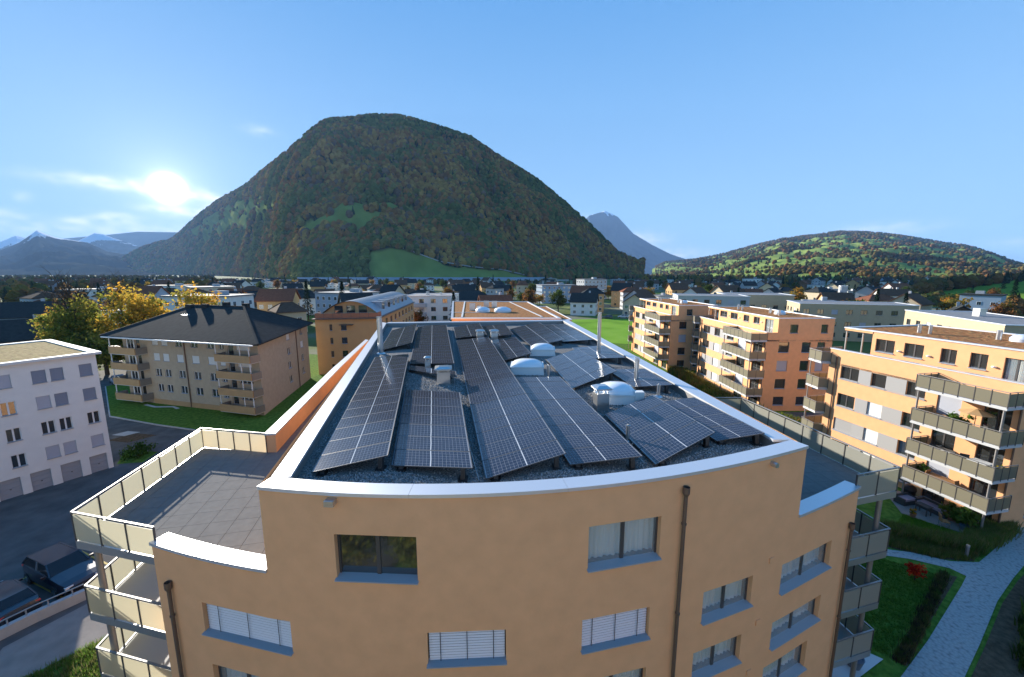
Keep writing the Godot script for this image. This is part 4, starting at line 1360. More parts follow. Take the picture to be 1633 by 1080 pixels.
func neighbours() -> void:
	apartment_block("ochre apartment block with furnished balconies beside the stone path", Vector2(35.83, -27.43), Vector2(-0.202, -0.979), 14.24, 12.0, [0.0, 2.05, 4.4, 7.0, 9.8], 11.25, 13.35, true)
	apartment_block("ochre apartment block between two others of its kind with windows in its shaded end", Vector2(34.15, -54.08), Vector2(-0.002, -1.0), 19.6, 9.0, [0.0, 2.35, 4.85, 7.4, 9.95], 11.05, 12.9, false)
	apartment_block("ochre apartment block standing beside the bright green meadow", Vector2(30.35, -77.61), Vector2(-0.04, -0.999), 21.4, 9.0, [0.0, 2.35, 4.85, 7.4, 9.9], 10.95, 12.75, false)
	white_house()
	cream_house()
	# the house behind, with a sedum roof
	var s := simple_block("sedum_roof_house", "ochre house with flat brown sedum roof right behind the solar roof", [Vector2(-7.8, -52.4), Vector2(6.2, -52.2), Vector2(3.2, -82.4), Vector2(-12.2, -84.3)], 13.0, M.render, [1.0, 3.5, 6.0, 8.5, 11.0], M.sedum)
	roof_bits(s, [[-4.4, -61.5, 1.1, "dome"], [-1.4, -61.5, 1.3, "dome"], [-6.2, -64.0, 1.1, "box"], [-5.1, -63.0, 0.8, "box"], [-4.4, -70.0, 1.1, "box"], [-3.0, -69.5, 1.1, "box"]], 13.04)
	for w in [[[-6.6, -53.5], [-9.6, -83]], [[4.0, -54], [-0.5, -82]], [[-8.6, -60], [-5, -60]]]:
		var m := MB.new()
		m.bar(Vector3(w[0][0], 13.12, w[0][1]), Vector3(w[1][0], 13.12, w[1][1]), 0.25, 0.04)
		part(s, "gravel_strip", m, M.slab)
	simple_block("lower_sedum_house", "low wing with brown sedum roof beside the house with domes", [Vector2(4.9, -68.0), Vector2(10.6, -72.0), Vector2(8.4, -101.0), Vector2(2.4, -98.0)], 10.6, M.render, [1.0, 3.5, 6.0, 8.5], M.sedum)
	# the barrel roofed house
	var b := thing("barrel_roof_house", "ochre house with blue metal barrel roof and a row of dormers", "building")
	var p := [Vector2(-36.0, -74.0), Vector2(-25.2, -76.0), Vector2(-28.5, -118.0), Vector2(-39.2, -116.0)]
	var h := 10.4
	var ws := []
	for k in 4:
		for x in [2.4, 4.4]:
			ws.append([x, x + (0.5 if x < 3 else 1.0), 0.8 + k * 2.5, 2.0 + k * 2.5, "dark", 1])
	windowed_wall(b, p[0], p[1], 0, h, ws, M.wall_ochre, null, "front_wall")
	var sw := []
	for k in 4:
		for j in 9:
			sw.append([2.0 + j * 4.5, 4.0 + j * 4.5, 0.9 + k * 2.5, 2.2 + k * 2.5, "dark", 2])
	windowed_wall(b, p[1], p[2], 0, h, sw, M.wall_ochre, null, "side_wall")
	windowed_wall(b, p[2], p[3], 0, h, [], M.wall_ochre, null, "side_wall")
	windowed_wall(b, p[3], p[0], 0, h, [], M.wall_ochre, null, "side_wall")
	var fl := MB.new()
	fl.prism(PackedVector2Array([p[0] + Vector2(-0.4, 0.5), p[1] + Vector2(0.5, 0.5), p[2] + Vector2(0.4, 0), p[3] + Vector2(-0.4, 0)]), h, h + 0.2)
	part(b, "cornice", fl, M.copper)
	balustrade(b, [p[0].lerp(p[3], 0.07), p[0], p[1], p[1].lerp(p[2], 0.07)], h + 0.2, 1.0, M.terracotta, 1.6)
	var vt := MB.new()
	vt.box(Vector3(-30.6, 9.4, -74.7), Vector3(2.4, 0.12, 0.9))
	part(b, "canopy", vt, M.frame_dark)
	var q := [p[0].lerp(p[3], 0.07), p[1].lerp(p[2], 0.07), p[2], p[3]]
	var br := MB.new()
	var gable := MB.new()
	var n := 14
	for i in n:
		var t0 := float(i) / n
		var t1 := float(i + 1) / n
		var y0 := h + 0.2 + 3.0 * pow(sin(PI * t0), 0.75)
		var y1 := h + 0.2 + 3.0 * pow(sin(PI * t1), 0.75)
		var a: Vector2 = q[0].lerp(q[1], t0)
		var c: Vector2 = q[0].lerp(q[1], t1)
		var d: Vector2 = q[3].lerp(q[2], t0)
		var e: Vector2 = q[3].lerp(q[2], t1)
		br.quad(Vector3(a.x, y0, a.y + 0.8), Vector3(c.x, y1, c.y + 0.8), Vector3(e.x, y1, e.y), Vector3(d.x, y0, d.y))
		gable.quad(Vector3(a.x, h, a.y), Vector3(c.x, h, c.y), Vector3(c.x, y1 - 0.1, c.y), Vector3(a.x, y0 - 0.1, a.y))
	part(b, "gable", gable, M.wall_ochre)
	for x in [0.3, 0.5, 0.7]:
		var g: Vector2 = q[0].lerp(q[1], x)
		window(b, Vector3(g.x, h + 0.3, g.y + 0.16), Vector3(0.983, 0, -0.182), 1.5, 2.0, "dark", M.frame_dark, 0.1, 1)
	var roof := part(b, "roof", br, M.roof_metal)
	for j in 6:
		var m: Vector2 = p[1].lerp(p[2], 0.2 + j * 0.125) + Vector2(-1.9, 0)
		var c := MB.new()
		c.box(Vector3(m.x, h + 1.55, m.y), Vector3(2.2, 2.0, 2.0))
		c.box(Vector3(m.x + 0.1, h + 2.62, m.y), Vector3(2.5, 0.14, 2.4))
		var dm := part(roof, "dormer", c, M.roof_metal)
		var gl := MB.new()
		gl.box(Vector3(m.x + 1.1, h + 1.5, m.y), Vector3(0.06, 1.2, 1.4))
		part(dm, "pane", gl, M.glass_dark)
	# flat roofed modern blocks
	var wb := simple_block("white_flats", "white flat roofed block of flats behind the barrel roofed house", [Vector2(-34.0, -128.0), Vector2(-19.5, -130.0), Vector2(-19.0, -146.0), Vector2(-34.0, -145.0)], 11.6, M.wall_white, [1.2, 4.0, 6.8, 9.4], M.roof_grey)
	roof_bits(wb, [[-28.0, -136.0, 1.2, "box"], [-24.0, -138.0, 0.8, "box"]], 11.6)
	for k in 3:
		var c := MB.new()
		c.prism(v2([[-34.5, -126.5], [-27.0, -127.2], [-27.0, -129.0], [-34.0, -128.1]]), 2.6 + 2.8 * k, 3.7 + 2.8 * k)
		part(wb, "balcony", c, M.wall_grey)
	simple_block("beige_flats", "low beige flat roofed block behind the middle ochre blocks", [Vector2(82.0, -116.0), Vector2(108.0, -108.0), Vector2(113.0, -120.0), Vector2(87.0, -129.0)], 10.2, M.render_beige, [1.0, 4.0, 7.4], M.roof_grey)
	var bf := simple_block("beige_flats", "long beige flat roofed building behind the block with furnished balconies", [Vector2(90.0, -93.0), Vector2(80.5, -66.0), Vector2(92.0, -62.0), Vector2(102.0, -89.0)], 10.4, M.render_beige, [1.0, 4.0, 7.3], M.roof_grey)
	roof_bits(bf, [[92.0, -80.0, 1.6, "box"]], 10.4)
	simple_block("grey_flats", "pale grey flat roofed block between the first two ochre blocks", [Vector2(52.0, -128.0), Vector2(71.0, -122.0), Vector2(74.0, -133.0), Vector2(55.0, -140.0)], 11.8, M.wall_grey, [1.2, 4.0, 6.8, 9.4], M.roof_grey)
	simple_block("beige_flats", "beige block with penthouse beside the pale grey block", [Vector2(74.0, -142.0), Vector2(94.0, -136.0), Vector2(98.0, -150.0), Vector2(78.0, -156.0)], 11.4, M.render_beige, [1.2, 4.0, 6.8], M.roof_grey)
	# houses across the street, whose sunlit fronts face the bowed front and whose panes throw the sun back at it
	simple_block("street_house", "ochre apartment house across the street with a front turned to the sun", [Vector2(44, 29), Vector2(12, 25), Vector2(12, 38), Vector2(44, 42)], 13.0, M.render, [1.0, 3.6, 6.2, 8.8, 11.2], M.sedum)
	simple_block("street_house", "cream apartment house across the street beside the ochre one", [Vector2(7, 24.5), Vector2(-25, 21.5), Vector2(-25, 35), Vector2(7, 38)], 13.0, M.wall_cream, [1.0, 3.6, 6.2, 8.8, 11.2], M.sedum)
	simple_block("street_house", "white apartment house across the street at the yard", [Vector2(-32, 22), Vector2(-60, 14), Vector2(-63, 26), Vector2(-35, 34)], 12.0, M.wall_white, [1.0, 3.6, 6.2, 8.8], M.roof_grey)
	var tw := thing("silo_tower", "slim pale round tower rising above the flat roofs", "tower", Vector3(163.0, 0, -202.0))
	var t := MB.new()
	t.lathe(Vector3.ZERO, [[1.8, 0.0], [1.8, 12.6], [1.65, 12.6], [0.0, 12.8]], 18)
	part(tw, "shaft", t, M.wall_grey)
	var tc := MB.new()
	tc.lathe(Vector3.ZERO, [[1.86, 12.2], [1.86, 12.66]], 18)
	part(tw, "rim", tc, M.alu)

# ---------------------------------------------------------------- town houses
func house(label: String, at: Vector2, turn: float, w: float, d: float, h: float, kind: String, wall: Material, roof: Material, near: bool) -> void:
	var b := thing("town_house", label, "house", Vector3(at.x, 0, at.y), turn, "houses of the town")
	var x := w / 2
	var z := d / 2
	var rise := 0.0 if kind == "flat" else (d * 0.36 if kind == "gable" else d * 0.26)
	var m := MB.new()
	var q := [Vector3(-x, 0, z), Vector3(x, 0, z), Vector3(x, 0, -z), Vector3(-x, 0, -z)]
	for i in 4:
		m.quad(q[i], q[(i + 1) % 4], q[(i + 1) % 4] + Vector3.UP * h, q[i] + Vector3.UP * h)
	if kind == "gable":
		m.tri(q[1] + Vector3.UP * h, q[2] + Vector3.UP * h, Vector3(x, h + rise, 0))
		m.tri(q[3] + Vector3.UP * h, q[0] + Vector3.UP * h, Vector3(-x, h + rise, 0))
	part(b, "wall", m, wall)
	if kind == "gable":
		var r := MB.new()
		for s in [-1, 1]:
			var a := Vector3(-x - 0.6, h - 0.35 * rise / z, s * (z + 0.5))
			var c := Vector3(x + 0.6, a.y, a.z)
			var e := Vector3(0, 0.28, 0)
			var t0 := Vector3(-x - 0.6, h + rise + 0.05, 0)
			var t1 := Vector3(x + 0.6, h + rise + 0.05, 0)
			r.quad(a + e, c + e, t1 + e, t0 + e)
			r.quad(a, t0, t1, c)
			r.quad(a, c, c + e, a + e)
			r.quad(a, a + e, t0 + e, t0)
			r.quad(c, t1, t1 + e, c + e)
		var rf := part(b, "roof", r, roof)
		var ch := MB.new()
		ch.box(Vector3(w * 0.2, h + rise + 0.2, -d * 0.1), Vector3(0.8, 1.8, 0.7))
		part(rf, "chimney", ch, M.wall_grey)
	elif kind == "hip":
		hip_roof(b, [Vector2(-x, z), Vector2(x, z), Vector2(x, -z), Vector2(-x, -z)], h + 0.2, rise, 0.6, roof)
	else:
		var r := MB.new()
		r.box(Vector3(0, h + 0.2, 0), Vector3(w + 0.6, 0.4, d + 0.6))
		var rf := part(b, "roof", r, roof)
		var ch := MB.new()
		ch.box(Vector3(w * 0.15, h + 1.0, -d * 0.1), Vector3(w * 0.16, 1.2, d * 0.22))
		part(rf, "roof_house", ch, M.wall_grey)
	if not cache.has("far_window"):
		var f := MB.new()
		f.box(Vector3(0, 0.65, 0.02), Vector3(1.3, 1.4, 0.08))
		var g := MB.new()
		for s in [-1, 1]:
			g.box(Vector3(s * 0.29, 0.65, 0.05), Vector3(0.5, 1.2, 0.05))
		cache["far_window"] = g.mesh(M.glass_dark, f.mesh(M.frame_white))
	var rows := int(h / 2.7)
	var all := MB.new()
	for e in [[0.0, z, w], [-PI / 2, x, d], [PI / 2, x, d]]:
		var turn_w := Basis(Vector3.UP, e[0])
		var k := int(e[2] / (2.8 if near else 3.4))
		for r in rows:
			for j in k:
				var at_w := Transform3D(turn_w, turn_w * Vector3((j + 0.5) * e[2] / k - e[2] / 2, 0.9 + r * 2.7, e[1]))
				if near:
					var o := MeshInstance3D.new()
					o.name = "window"
					o.mesh = cache["far_window"]
					o.transform = at_w
					b.add_child(o, true)
				else:
					all.box(at_w * Vector3(0, 0.65, 0.02), Vector3(1.1, 1.3, 0.08), turn_w)
	if not near:
		part(b, "window_rows", all, M.glass_dark).set_meta("kind", "stuff")

const LANDMARKS := [[40, -138, "the green meadow"], [-27, -138, "the white flats"], [-33, -100, "the barrel roofed house"], [163, -202, "the round tower"], [95, -120, "the low beige block"], [62, -132, "the pale grey block"], [-20, -196, "the broad dark farmhouse"], [-80, -82, "the golden autumn trees"], [255, -262, "the low green hill"], [28, -262, "the pale blue block"], [58, -300, "the tall grey block"], [-98, -188, "the dormered house"], [190, -165, "the dark blue cube building"], [-330, -722, "the viaduct"], [-120, -722, "the noise barrier"], [60, -722, "the end of the viaduct"], [5, -95, "the low sedum wing"], [85, -148, "the penthouse block"], [-640, -700, "the viaduct piers"], [330, -620, "the plain before the lake"], [600, -600, "the foot of the long hill"], [120, -480, "the open plain"], [-150, -400, "the mountain"], [-330, -400, "the mountain spur"]]

func near_what(x: float, z: float) -> String:
	var best := ""
	var d := 1e9
	for q in LANDMARKS:
		var e := Vector2(x - q[0], z - q[1]).length()
		if e < d:
			d = e
			best = q[2]
	return best

func town() -> void:
	var r := RandomNumberGenerator.new()
	r.seed = 2024
	var walls := [["white", M.wall_white], ["white", M.wall_white], ["cream", M.wall_cream], ["grey", M.wall_grey], ["pale blue", M.wall_blue], ["ochre", M.wall_ochre], ["brown timber", M.wall_timber]]
	var roofs := [["brown", M.roof_brown], ["red tiled", M.roof_red], ["dark slate", M.roof_slate], ["brown", M.roof_brown], ["dark slate", M.roof_slate]]
	var used := []   # [x, z, radius]
	for q in [[-105, -196, 16], [-27, -136, 14], [-33, -96, 26], [0, -80, 26], [95, -118, 20], [92, -78, 20], [62, -130, 15], [85, -146, 15], [35, -140, 30], [35, -100, 22], [163, -202, 6], [-48, -65, 20], [-80, -80, 22], [-52, -38, 22]]:
		used.append(q)
	# hand placed houses that stand out
	var own := [
		["long dark slate roofed house on the sunward side of the golden trees", -158.0, -132.0, 0.5, 20.0, 12.0, 5.0, "gable", M.wall_blue, M.roof_slate],
		["brown timber house with steep dark roof next to the golden trees", -114.0, -94.0, 0.9, 12.0, 11.0, 4.0, "gable", M.wall_timber, M.roof_slate],
		["dark hipped house with white dormer windows behind the sandy house", -98.0, -188.0, 0.25, 22.0, 13.0, 7.5, "hip", M.wall_white, M.roof_slate],
		["broad dark roofed farmhouse behind the white flats", -20.0, -196.0, 0.1, 22.0, 17.0, 6.0, "hip", M.wall_grey, M.roof_slate],
		["white gabled house with dark roof facing the green meadow", 33.0, -186.0, -0.3, 11.0, 10.0, 6.0, "gable", M.wall_white, M.roof_slate],
		["cream gabled house next to the yellow tree by the meadow", 55.0, -182.0, 1.2, 12.0, 9.5, 6.0, "gable", M.wall_cream, M.roof_brown],
		["pale blue flat roofed block in the middle of the town", 28.0, -262.0, 0.2, 22.0, 14.0, 11.0, "flat", M.wall_blue, M.roof_grey],
		["tall grey block of flats in the middle of the town", 58.0, -300.0, 0.3, 18.0, 13.0, 14.0, "flat", M.wall_grey, M.roof_grey],
		["white gabled house beside the round tower", 112.0, -176.0, 0.9, 11.0, 9.0, 6.5, "gable", M.wall_white, M.roof_brown],
		["glazed dark blue cube building under the green hill", 190.0, -165.0, 0.6, 13.0, 11.0, 10.0, "flat", M.wall_blue, M.roof_slate]]
	for q in own:
		house(q[0], Vector2(q[1], q[2]), q[3], q[4], q[5], q[6], q[7], q[8], q[9], true)
		used.append([q[1], q[2], maxf(q[4], q[5]) * 0.75])
	var n := 0
	var tries := 0
	while n < 240 and tries < 9000:
		tries += 1
		var z := -125.0 - 720.0 * pow(r.randf(), 1.25)
		var x := -z * r.randf_range(-1.15, 1.3)
		if x > 0 and r.randf() < 0.12: continue
		if z < -560 and x < -z * -0.2 and r.randf() < 0.6: continue
		if x < -100 and r.randf() < 0.1: continue
		if x > 150 and z > -560 and x > -z * 0.95: continue   # the green hill
		if z < -690: continue
		var big := r.randf() < 0.09
		var w := r.randf_range(16, 26) if big else r.randf_range(8, 13)
		var d := r.randf_range(10, 16) if big else r.randf_range(8, 11)
		var rad := w * 0.56 + 1.2
		var ok := true
		for u in used:
			if Vector2(x - u[0], z - u[1]).length() < rad + u[2]:
				ok = false
				break
		if not ok: continue
		used.append([x, z, rad])
		n += 1
		var kind: String = "flat" if big else ["gable", "gable", "gable", "gable", "hip", "hip", "flat"][r.randi() % 7]
		var wl: Array = walls[r.randi() % (walls.size() if not big else 5)]
		var rf: Array = roofs[r.randi() % roofs.size()] if kind != "flat" else ["grey", M.roof_grey]
		var h := r.randf_range(5.0, 9.5) if not big else r.randf_range(6.0, 12.0)
		var size := "long" if big else ("tall" if h > 8.0 else ("small" if w < 9.5 else ("broad" if w > 11.5 else "modest")))
		var label := "%s %s %s house with %s roof near %s" % [size, wl[0], {"gable": "gabled", "hip": "hipped", "flat": "flat topped"}[kind], rf[0], near_what(x, z)]
		house(label, Vector2(x, z), r.randf_range(-0.5, 0.9), w, d, h, kind, wl[1], rf[1], z > -230)
	# trees between the houses
	var gold := [[0.30, 0.19, 0.035], [0.24, 0.17, 0.03], [0.16, 0.14, 0.03], [0.34, 0.16, 0.03]]
	var rust := [[0.22, 0.10, 0.035], [0.16, 0.09, 0.03], [0.12, 0.10, 0.03]]
	var green := [[0.05, 0.08, 0.02], [0.07, 0.10, 0.025], [0.09, 0.10, 0.03]]
	var fir := [[0.02, 0.04, 0.022], [0.025, 0.05, 0.025]]
	var kinds := []
	for q in [["golden leaved tree", gold, 4], ["rust brown leaved tree", rust, 5], ["green leaved tree", green, 6]]:
		kinds.append([q[0], leaf_crown(q[2], Vector3(3.2, 3.6, 3.2), 46, 34, 0.34, q[1]), trunk_mesh(q[2], 6.5, 0.24, 7, 2.2), 5.6])
	var k2 := MB.new()
	k2.tinted = true
	var rr := RandomNumberGenerator.new()
	rr.seed = 9
	for i in 1300:
		var t := rr.randf()
		var a := rr.randf() * TAU
		var rad := (1.0 - t) * 2.4 * (0.75 + 0.25 * sin(t * 60.0)) * sqrt(rr.randf_range(0.4, 1.0))
		var o := Vector3(cos(a) * rad, 1.2 + t * 11.5, sin(a) * rad)
		var out := Vector3(cos(a), -0.35, sin(a)) * rr.randf_range(0.25, 0.55)
		var side := Vector3(-sin(a), rr.randf_range(-0.3, 0.3), cos(a)) * 0.22
		var c: Array = fir[rr.randi() % 2]
		k2.tint = Color(c[0], c[1], c[2]) * rr.randf_range(0.7, 1.3)
		k2.quad(o - side, o + out * 0.3 - side * 0.6, o + out, o + side)
	kinds.append(["dark fir tree", k2.mesh(), trunk_mesh(8, 9.0, 0.22, 0, 0.0), 0.0])
	var count := 0
	tries = 0
	while count < 210 and tries < 9000:
		tries += 1
		var z := -118.0 - 560.0 * pow(r.randf(), 1.3)
		var x := -z * r.randf_range(-1.2, 1.25)
		var ok := true
		for u in used:
			if Vector2(x - u[0], z - u[1]).length() < u[2] * 0.75 + 3.0:
				ok = false
				break
		if not ok: continue
		if x > 26 and x < 62 and z > -172 and z < -100: continue
		count += 1
		var kd: Array = kinds[r.randi() % 4]
		used.append([x, z, 3.0])
		var ts := r.randf_range(0.75, 1.35)
		tree(kd[0].replace(" ", "_"), "%s %s standing near %s" % ["tall" if ts > 1.15 else ("small" if ts < 0.95 else "modest"), kd[0], near_what(x, z)], Vector3(x, 0, z), kd[1], kd[2], kd[3], ts, "trees of the town")

# ---------------------------------------------------------------- ground, yard and garden
func flat(called: String, p: Array, y: float, m: Material) -> MeshInstance3D:
	var b := MB.new()
	b.sheet(v2(p), y)
	return setting(called, b, m)

func tuft_mesh(seed_: int, blades: int, wide: float) -> ArrayMesh:
	var k := RandomNumberGenerator.new()
	k.seed = seed_
	var m := MB.new()
	for i in blades:
		var a := k.randf() * TAU
		var o := Vector3(k.randfn() * 0.25, 0, k.randfn() * 0.25)
		var lean := Vector3(cos(a), 0, sin(a)) * k.randf_range(0.1, 0.55)
		var side := Vector3(-sin(a), 0, cos(a)) * wide
		var mid := o + Vector3.UP * 0.6 + lean * 0.4
		m.quad(o - side, o + side, mid + side * 0.7, mid - side * 0.7)
		m.tri(mid - side * 0.7, mid + side * 0.7, o + Vector3.UP + lean)
	return m.mesh()

func scatter(called: String, label: String, category: String, poly: PackedVector2Array, n: int, hmin: float, hmax: float, cols: Array, m: Mesh, seed_: int, y := 0.0) -> void:
	var k := RandomNumberGenerator.new()
	k.seed = seed_
	var lo := poly[0]
	var hi := poly[0]
	for p in poly:
		lo = lo.min(p)
		hi = hi.max(p)
	var pos := PackedFloat32Array()
	var c := 0
	while c < n:
		var q := Vector2(k.randf_range(lo.x, hi.x), k.randf_range(lo.y, hi.y))
		if not Geometry2D.is_point_in_polygon(q, poly): continue
		c += 1
		var h := k.randf_range(hmin, hmax)
		var col: Array = cols[k.randi() % cols.size()]
		var t := k.randf_range(0.75, 1.25)
		put(pos, Transform3D(Basis(Vector3.UP, k.randf() * TAU).scaled(Vector3(h, h, h)), Vector3(q.x, y, q.y)), Color(col[0] * t, col[1] * t, col[2] * t))
	tag(stuff(self, called, m, M.leaf, pos), label, category)

func ribbon(p: Array, w: float) -> PackedVector2Array:
	var a := PackedVector2Array()
	var b := PackedVector2Array()
	for i in p.size():
		var d: Vector2 = (p[mini(i + 1, p.size() - 1)] - p[maxi(i - 1, 0)]).normalized()
		var nn := Vector2(-d.y, d.x) * w / 2
		a.append(p[i] + nn)
		b.insert(0, p[i] - nn)
	a.append_array(b)
	return a

func grounds() -> void:
	flat("ground", [[-16000, 400], [16000, 400], [16000, -14000], [-16000, -14000]], 0.0, M.ground)
	flat("street", [[-70, 10.5], [70, 10.5], [70, 17], [-70, 17]], 0.012, M.asphalt_light)
	flat("front_garden", [[-9, 10.4], [13, 10.4], [13, -9], [4, -9.4], [-9, -10]], 0.012, M.lawn)
	# the yard on the garage side
	flat("yard", [[-72, 10], [-9, 10], [-9, -50], [-27, -62], [-70, -90], [-95, -60]], 0.01, M.asphalt)
	flat("ramp_path", [[-25.6, -17.2], [-25.95, -18.0], [-24.5, -20.85], [-20.5, -23.5], [-11.5, -23.5], [-11.5, -17.0], [-18, -14.0], [-22, -9.0], [-28, -9.0]], 0.03, M.asphalt_light)
	flat("verge", [[-26.0, -12.5], [-23.05, -16.3], [-21.55, -18.2], [-18.5, -20.0], [-11.4, -19.5], [-11.3, -11.0], [-18, -8.0]], 0.05, M.lawn)
	var lawn := v2([[-68, -66], [-53.4, -51.75], [-44.5, -48.7], [-36.5, -46.4], [-20, -45.4], [-19, -90], [-62, -95]])
	var lm := MB.new()
	lm.prism(lawn, 0.0, 0.12, false)
	setting("lawn", lm, M.lawn)
	var kb := MB.new()
	for i in 4:
		kb.bar(Vector3(lawn[i].x, 0.07, lawn[i].y), Vector3(lawn[i + 1].x, 0.07, lawn[i + 1].y), 0.14, 0.15)
	setting("kerb", kb, M.concrete)
	flat("garden_path", [[-53.0, -56.3], [-50.5, -55.2], [-48.0, -55.3], [-46.8, -54.5], [-46.6, -54.9], [-48.2, -55.8], [-50.6, -55.7], [-52.8, -56.7]], 0.13, M.slab)
	flat("asphalt_patch", [[-47.2, -45.6], [-45.4, -45.3], [-44.6, -46.5], [-46.4, -46.8]], 0.014, M.concrete)
	flat("asphalt_patch", [[-46.2, -44.0], [-43.2, -43.4], [-41.8, -45.6], [-45.0, -46.2]], 0.012, M.soil)
	flat("hedge_bed", [[-39.5, -38.2], [-37.2, -38.6], [-37.8, -41.0], [-41.8, -41.6]], 0.02, M.lawn)
	flat("parking_bays", [[-32.5, -24.4], [-30.4, -23.6], [-25.3, -21.5], [-26.6, -18.7], [-28.6, -15.0], [-36, -15]], 0.014, M.asphalt)
	var ym := MB.new()
	for q in [[-30.95, -21.85, -30.53, -22.82], [-30.53, -22.82, -26.2, -21.15], [-30.6, -23.6, -26.4, -21.94], [-31.35, -20.9, -30.95, -21.85], [-31.35, -20.9, -27.2, -19.2], [-30.37, -23.49, -29.6, -25.3], [-29.6, -25.3, -25.0, -23.4]]:
		var d := Vector2(q[2] - q[0], q[3] - q[1]).normalized().orthogonal() * 0.06
		ym.quad(Vector3(q[0] + d.x, 0.02, q[1] + d.y), Vector3(q[2] + d.x, 0.02, q[3] + d.y), Vector3(q[2] - d.x, 0.02, q[3] - d.y), Vector3(q[0] - d.x, 0.02, q[1] - d.y))
	setting("parking_lines", ym, M.yellow_paint)
	# the low wall with a railing along the ramp
	var w := thing("retaining_wall", "low concrete wall with steel railing between parking bays and ramp path", "wall")
	var wb := MB.new()
	var pts := [Vector2(-29.2, -14.0), Vector2(-26.72, -18.49), Vector2(-26.1, -19.66), Vector2(-25.02, -21.19)]
	for i in 3:
		wb.bar(Vector3(pts[i].x, 0.3, pts[i].y), Vector3(pts[i + 1].x, 0.3, pts[i + 1].y), 0.3, 0.6)
	part(w, "wall_body", wb, M.concrete)
	var rl := MB.new()
	for i in 3:
		rl.bar(Vector3(pts[i].x, 0.95, pts[i].y), Vector3(pts[i + 1].x, 0.95, pts[i + 1].y), 0.05, 0.05)
	part(w, "rail", rl, M.alu)
	for i in 3:
		for t in [0.25, 0.75]:
			var m := MB.new()
			var p: Vector2 = pts[i].lerp(pts[i + 1], t)
			m.box(Vector3(p.x, 0.77, p.y), Vector3(0.05, 0.36, 0.05))
			part(w, "post", m, M.alu)
	car("dark blue estate car parked in the bay next to the balconies", Vector3(-27.9, 0.02, -22.7), atan2(-0.93, -0.36), lin(0.012, 0.016, 0.03), true).scale = Vector3.ONE * 1.12
	car("dark hatchback with its tail to the low concrete wall", Vector3(-28.75, 0.02, -20.3), atan2(0.93, 0.36), lin(0.02, 0.025, 0.035), false)
	car("silver blue car parked by the autumn trees behind the white house", Vector3(-68.2, 0.02, -68.5), 0.9, lin(0.3, 0.36, 0.45), false)
	for q in [[47.0, -172.0, 1.4, [0.6, 0.6, 0.6], "white"], [51.0, -173.0, 1.4, [0.6, 0.6, 0.6], "white"], [55.5, -173.0, 1.5, [0.05, 0.06, 0.09], "dark"], [60.0, -172.0, 1.5, [0.35, 0.05, 0.04], "red"], [40.0, -170.0, 1.3, [0.05, 0.06, 0.09], "dark"]]:
		car("%s car parked at the far edge of the green meadow" % q[4], Vector3(q[0], 0.02, q[1]), q[2], lin(q[3][0], q[3][1], q[3][2]), true, "cars at the meadow")
	# the garden side
	flat("meadow", [[21, -111], [33, -107], [52, -112], [62, -168], [24, -166]], 0.03, M.meadow)
	flat("garden", [[10, -8], [60, -8], [62, -30], [40, -110], [20, -110], [11.0, -60]], 0.01, M.lawn)
	flat("garden_lane", [[14.5, -30], [22.5, -30], [26.5, -40], [29.0, -52], [30.0, -62], [27.5, -62], [22.0, -48], [14.5, -38]], 0.02, M.slab)
	flat("forecourt", [[35.5, -53.5], [48, -53.5], [48, -48], [38.5, -43], [34.5, -46]], 0.03, M.asphalt)
	flat("patio", [[13.4, -15.6], [15.9, -16.2], [18.35, -17.35], [17.45, -18.1], [16.5, -24.5], [12.7, -24.5]], 0.05, M.slab)
	var way := [[13.8, -13.6], [18.42, -16.49], [21.61, -18.4], [27.42, -22.13], [28.62, -22.95], [28.3, -23.65], [26.6, -24.5], [24.6, -25.0], [22.0, -26.8], [22.4, -27.4], [25.4, -25.6], [27.3, -25.15], [29.04, -24.3], [30.83, -24.2], [33.0, -25.3], [38.5, -28.2], [52, -35.0], [54, -31.0], [33.8, -24.1], [31.32, -22.75], [28.25, -20.97], [24.09, -18.2], [21.44, -16.49], [17.0, -13.6]]
	flat("stone_path", way, 0.04, M.paver)
	flat("gravel_verge", [[17.2, -13.4], [21.6, -16.4], [24.25, -18.1], [28.4, -20.85], [31.45, -22.6], [34, -23.9], [56, -31.5], [60, -12], [30, -10]], 0.03, M.soil)
	flat("planting_bed", [[27.0, -26.7], [31.3, -25.05], [33.2, -25.9], [30.6, -24.3], [28.5, -24.5], [26.2, -25.7]], 0.03, M.soil)
	flat("planting_bed", [[27.3, -23.2], [28.0, -22.9], [21.9, -18.9], [19.2, -17.0], [18.8, -17.4], [21.7, -19.3]], 0.03, M.soil)
	flat("block_patio", [[30.9, -29.7], [32.0, -28.3], [33.55, -26.75], [36.2, -27.5], [35.3, -31.5], [33.0, -34.0]], 0.06, M.asphalt_light)
	var tm := tuft_mesh(3, 6, 0.05)
	var gr := [[0.09, 0.19, 0.025], [0.12, 0.23, 0.03], [0.07, 0.14, 0.02]]
	scatter("lawn_grass", "short green grass of the garden lawn next to the patio", "grass", v2([[17.6, -18.1], [18.8, -17.6], [21.8, -19.5], [26.9, -23.1], [24.5, -24.7], [21.5, -26.2], [17.0, -24.0]]), 16000, 0.05, 0.11, gr, tm, 41, 0.01)
	scatter("lawn_grass", "bright green grass in front of the furnished patio", "grass", v2([[27.9, -27.4], [31.0, -29.6], [33.3, -26.7], [31.5, -25.7]]), 6000, 0.06, 0.14, [[0.13, 0.27, 0.03], [0.16, 0.30, 0.035]], tm, 42, 0.01)
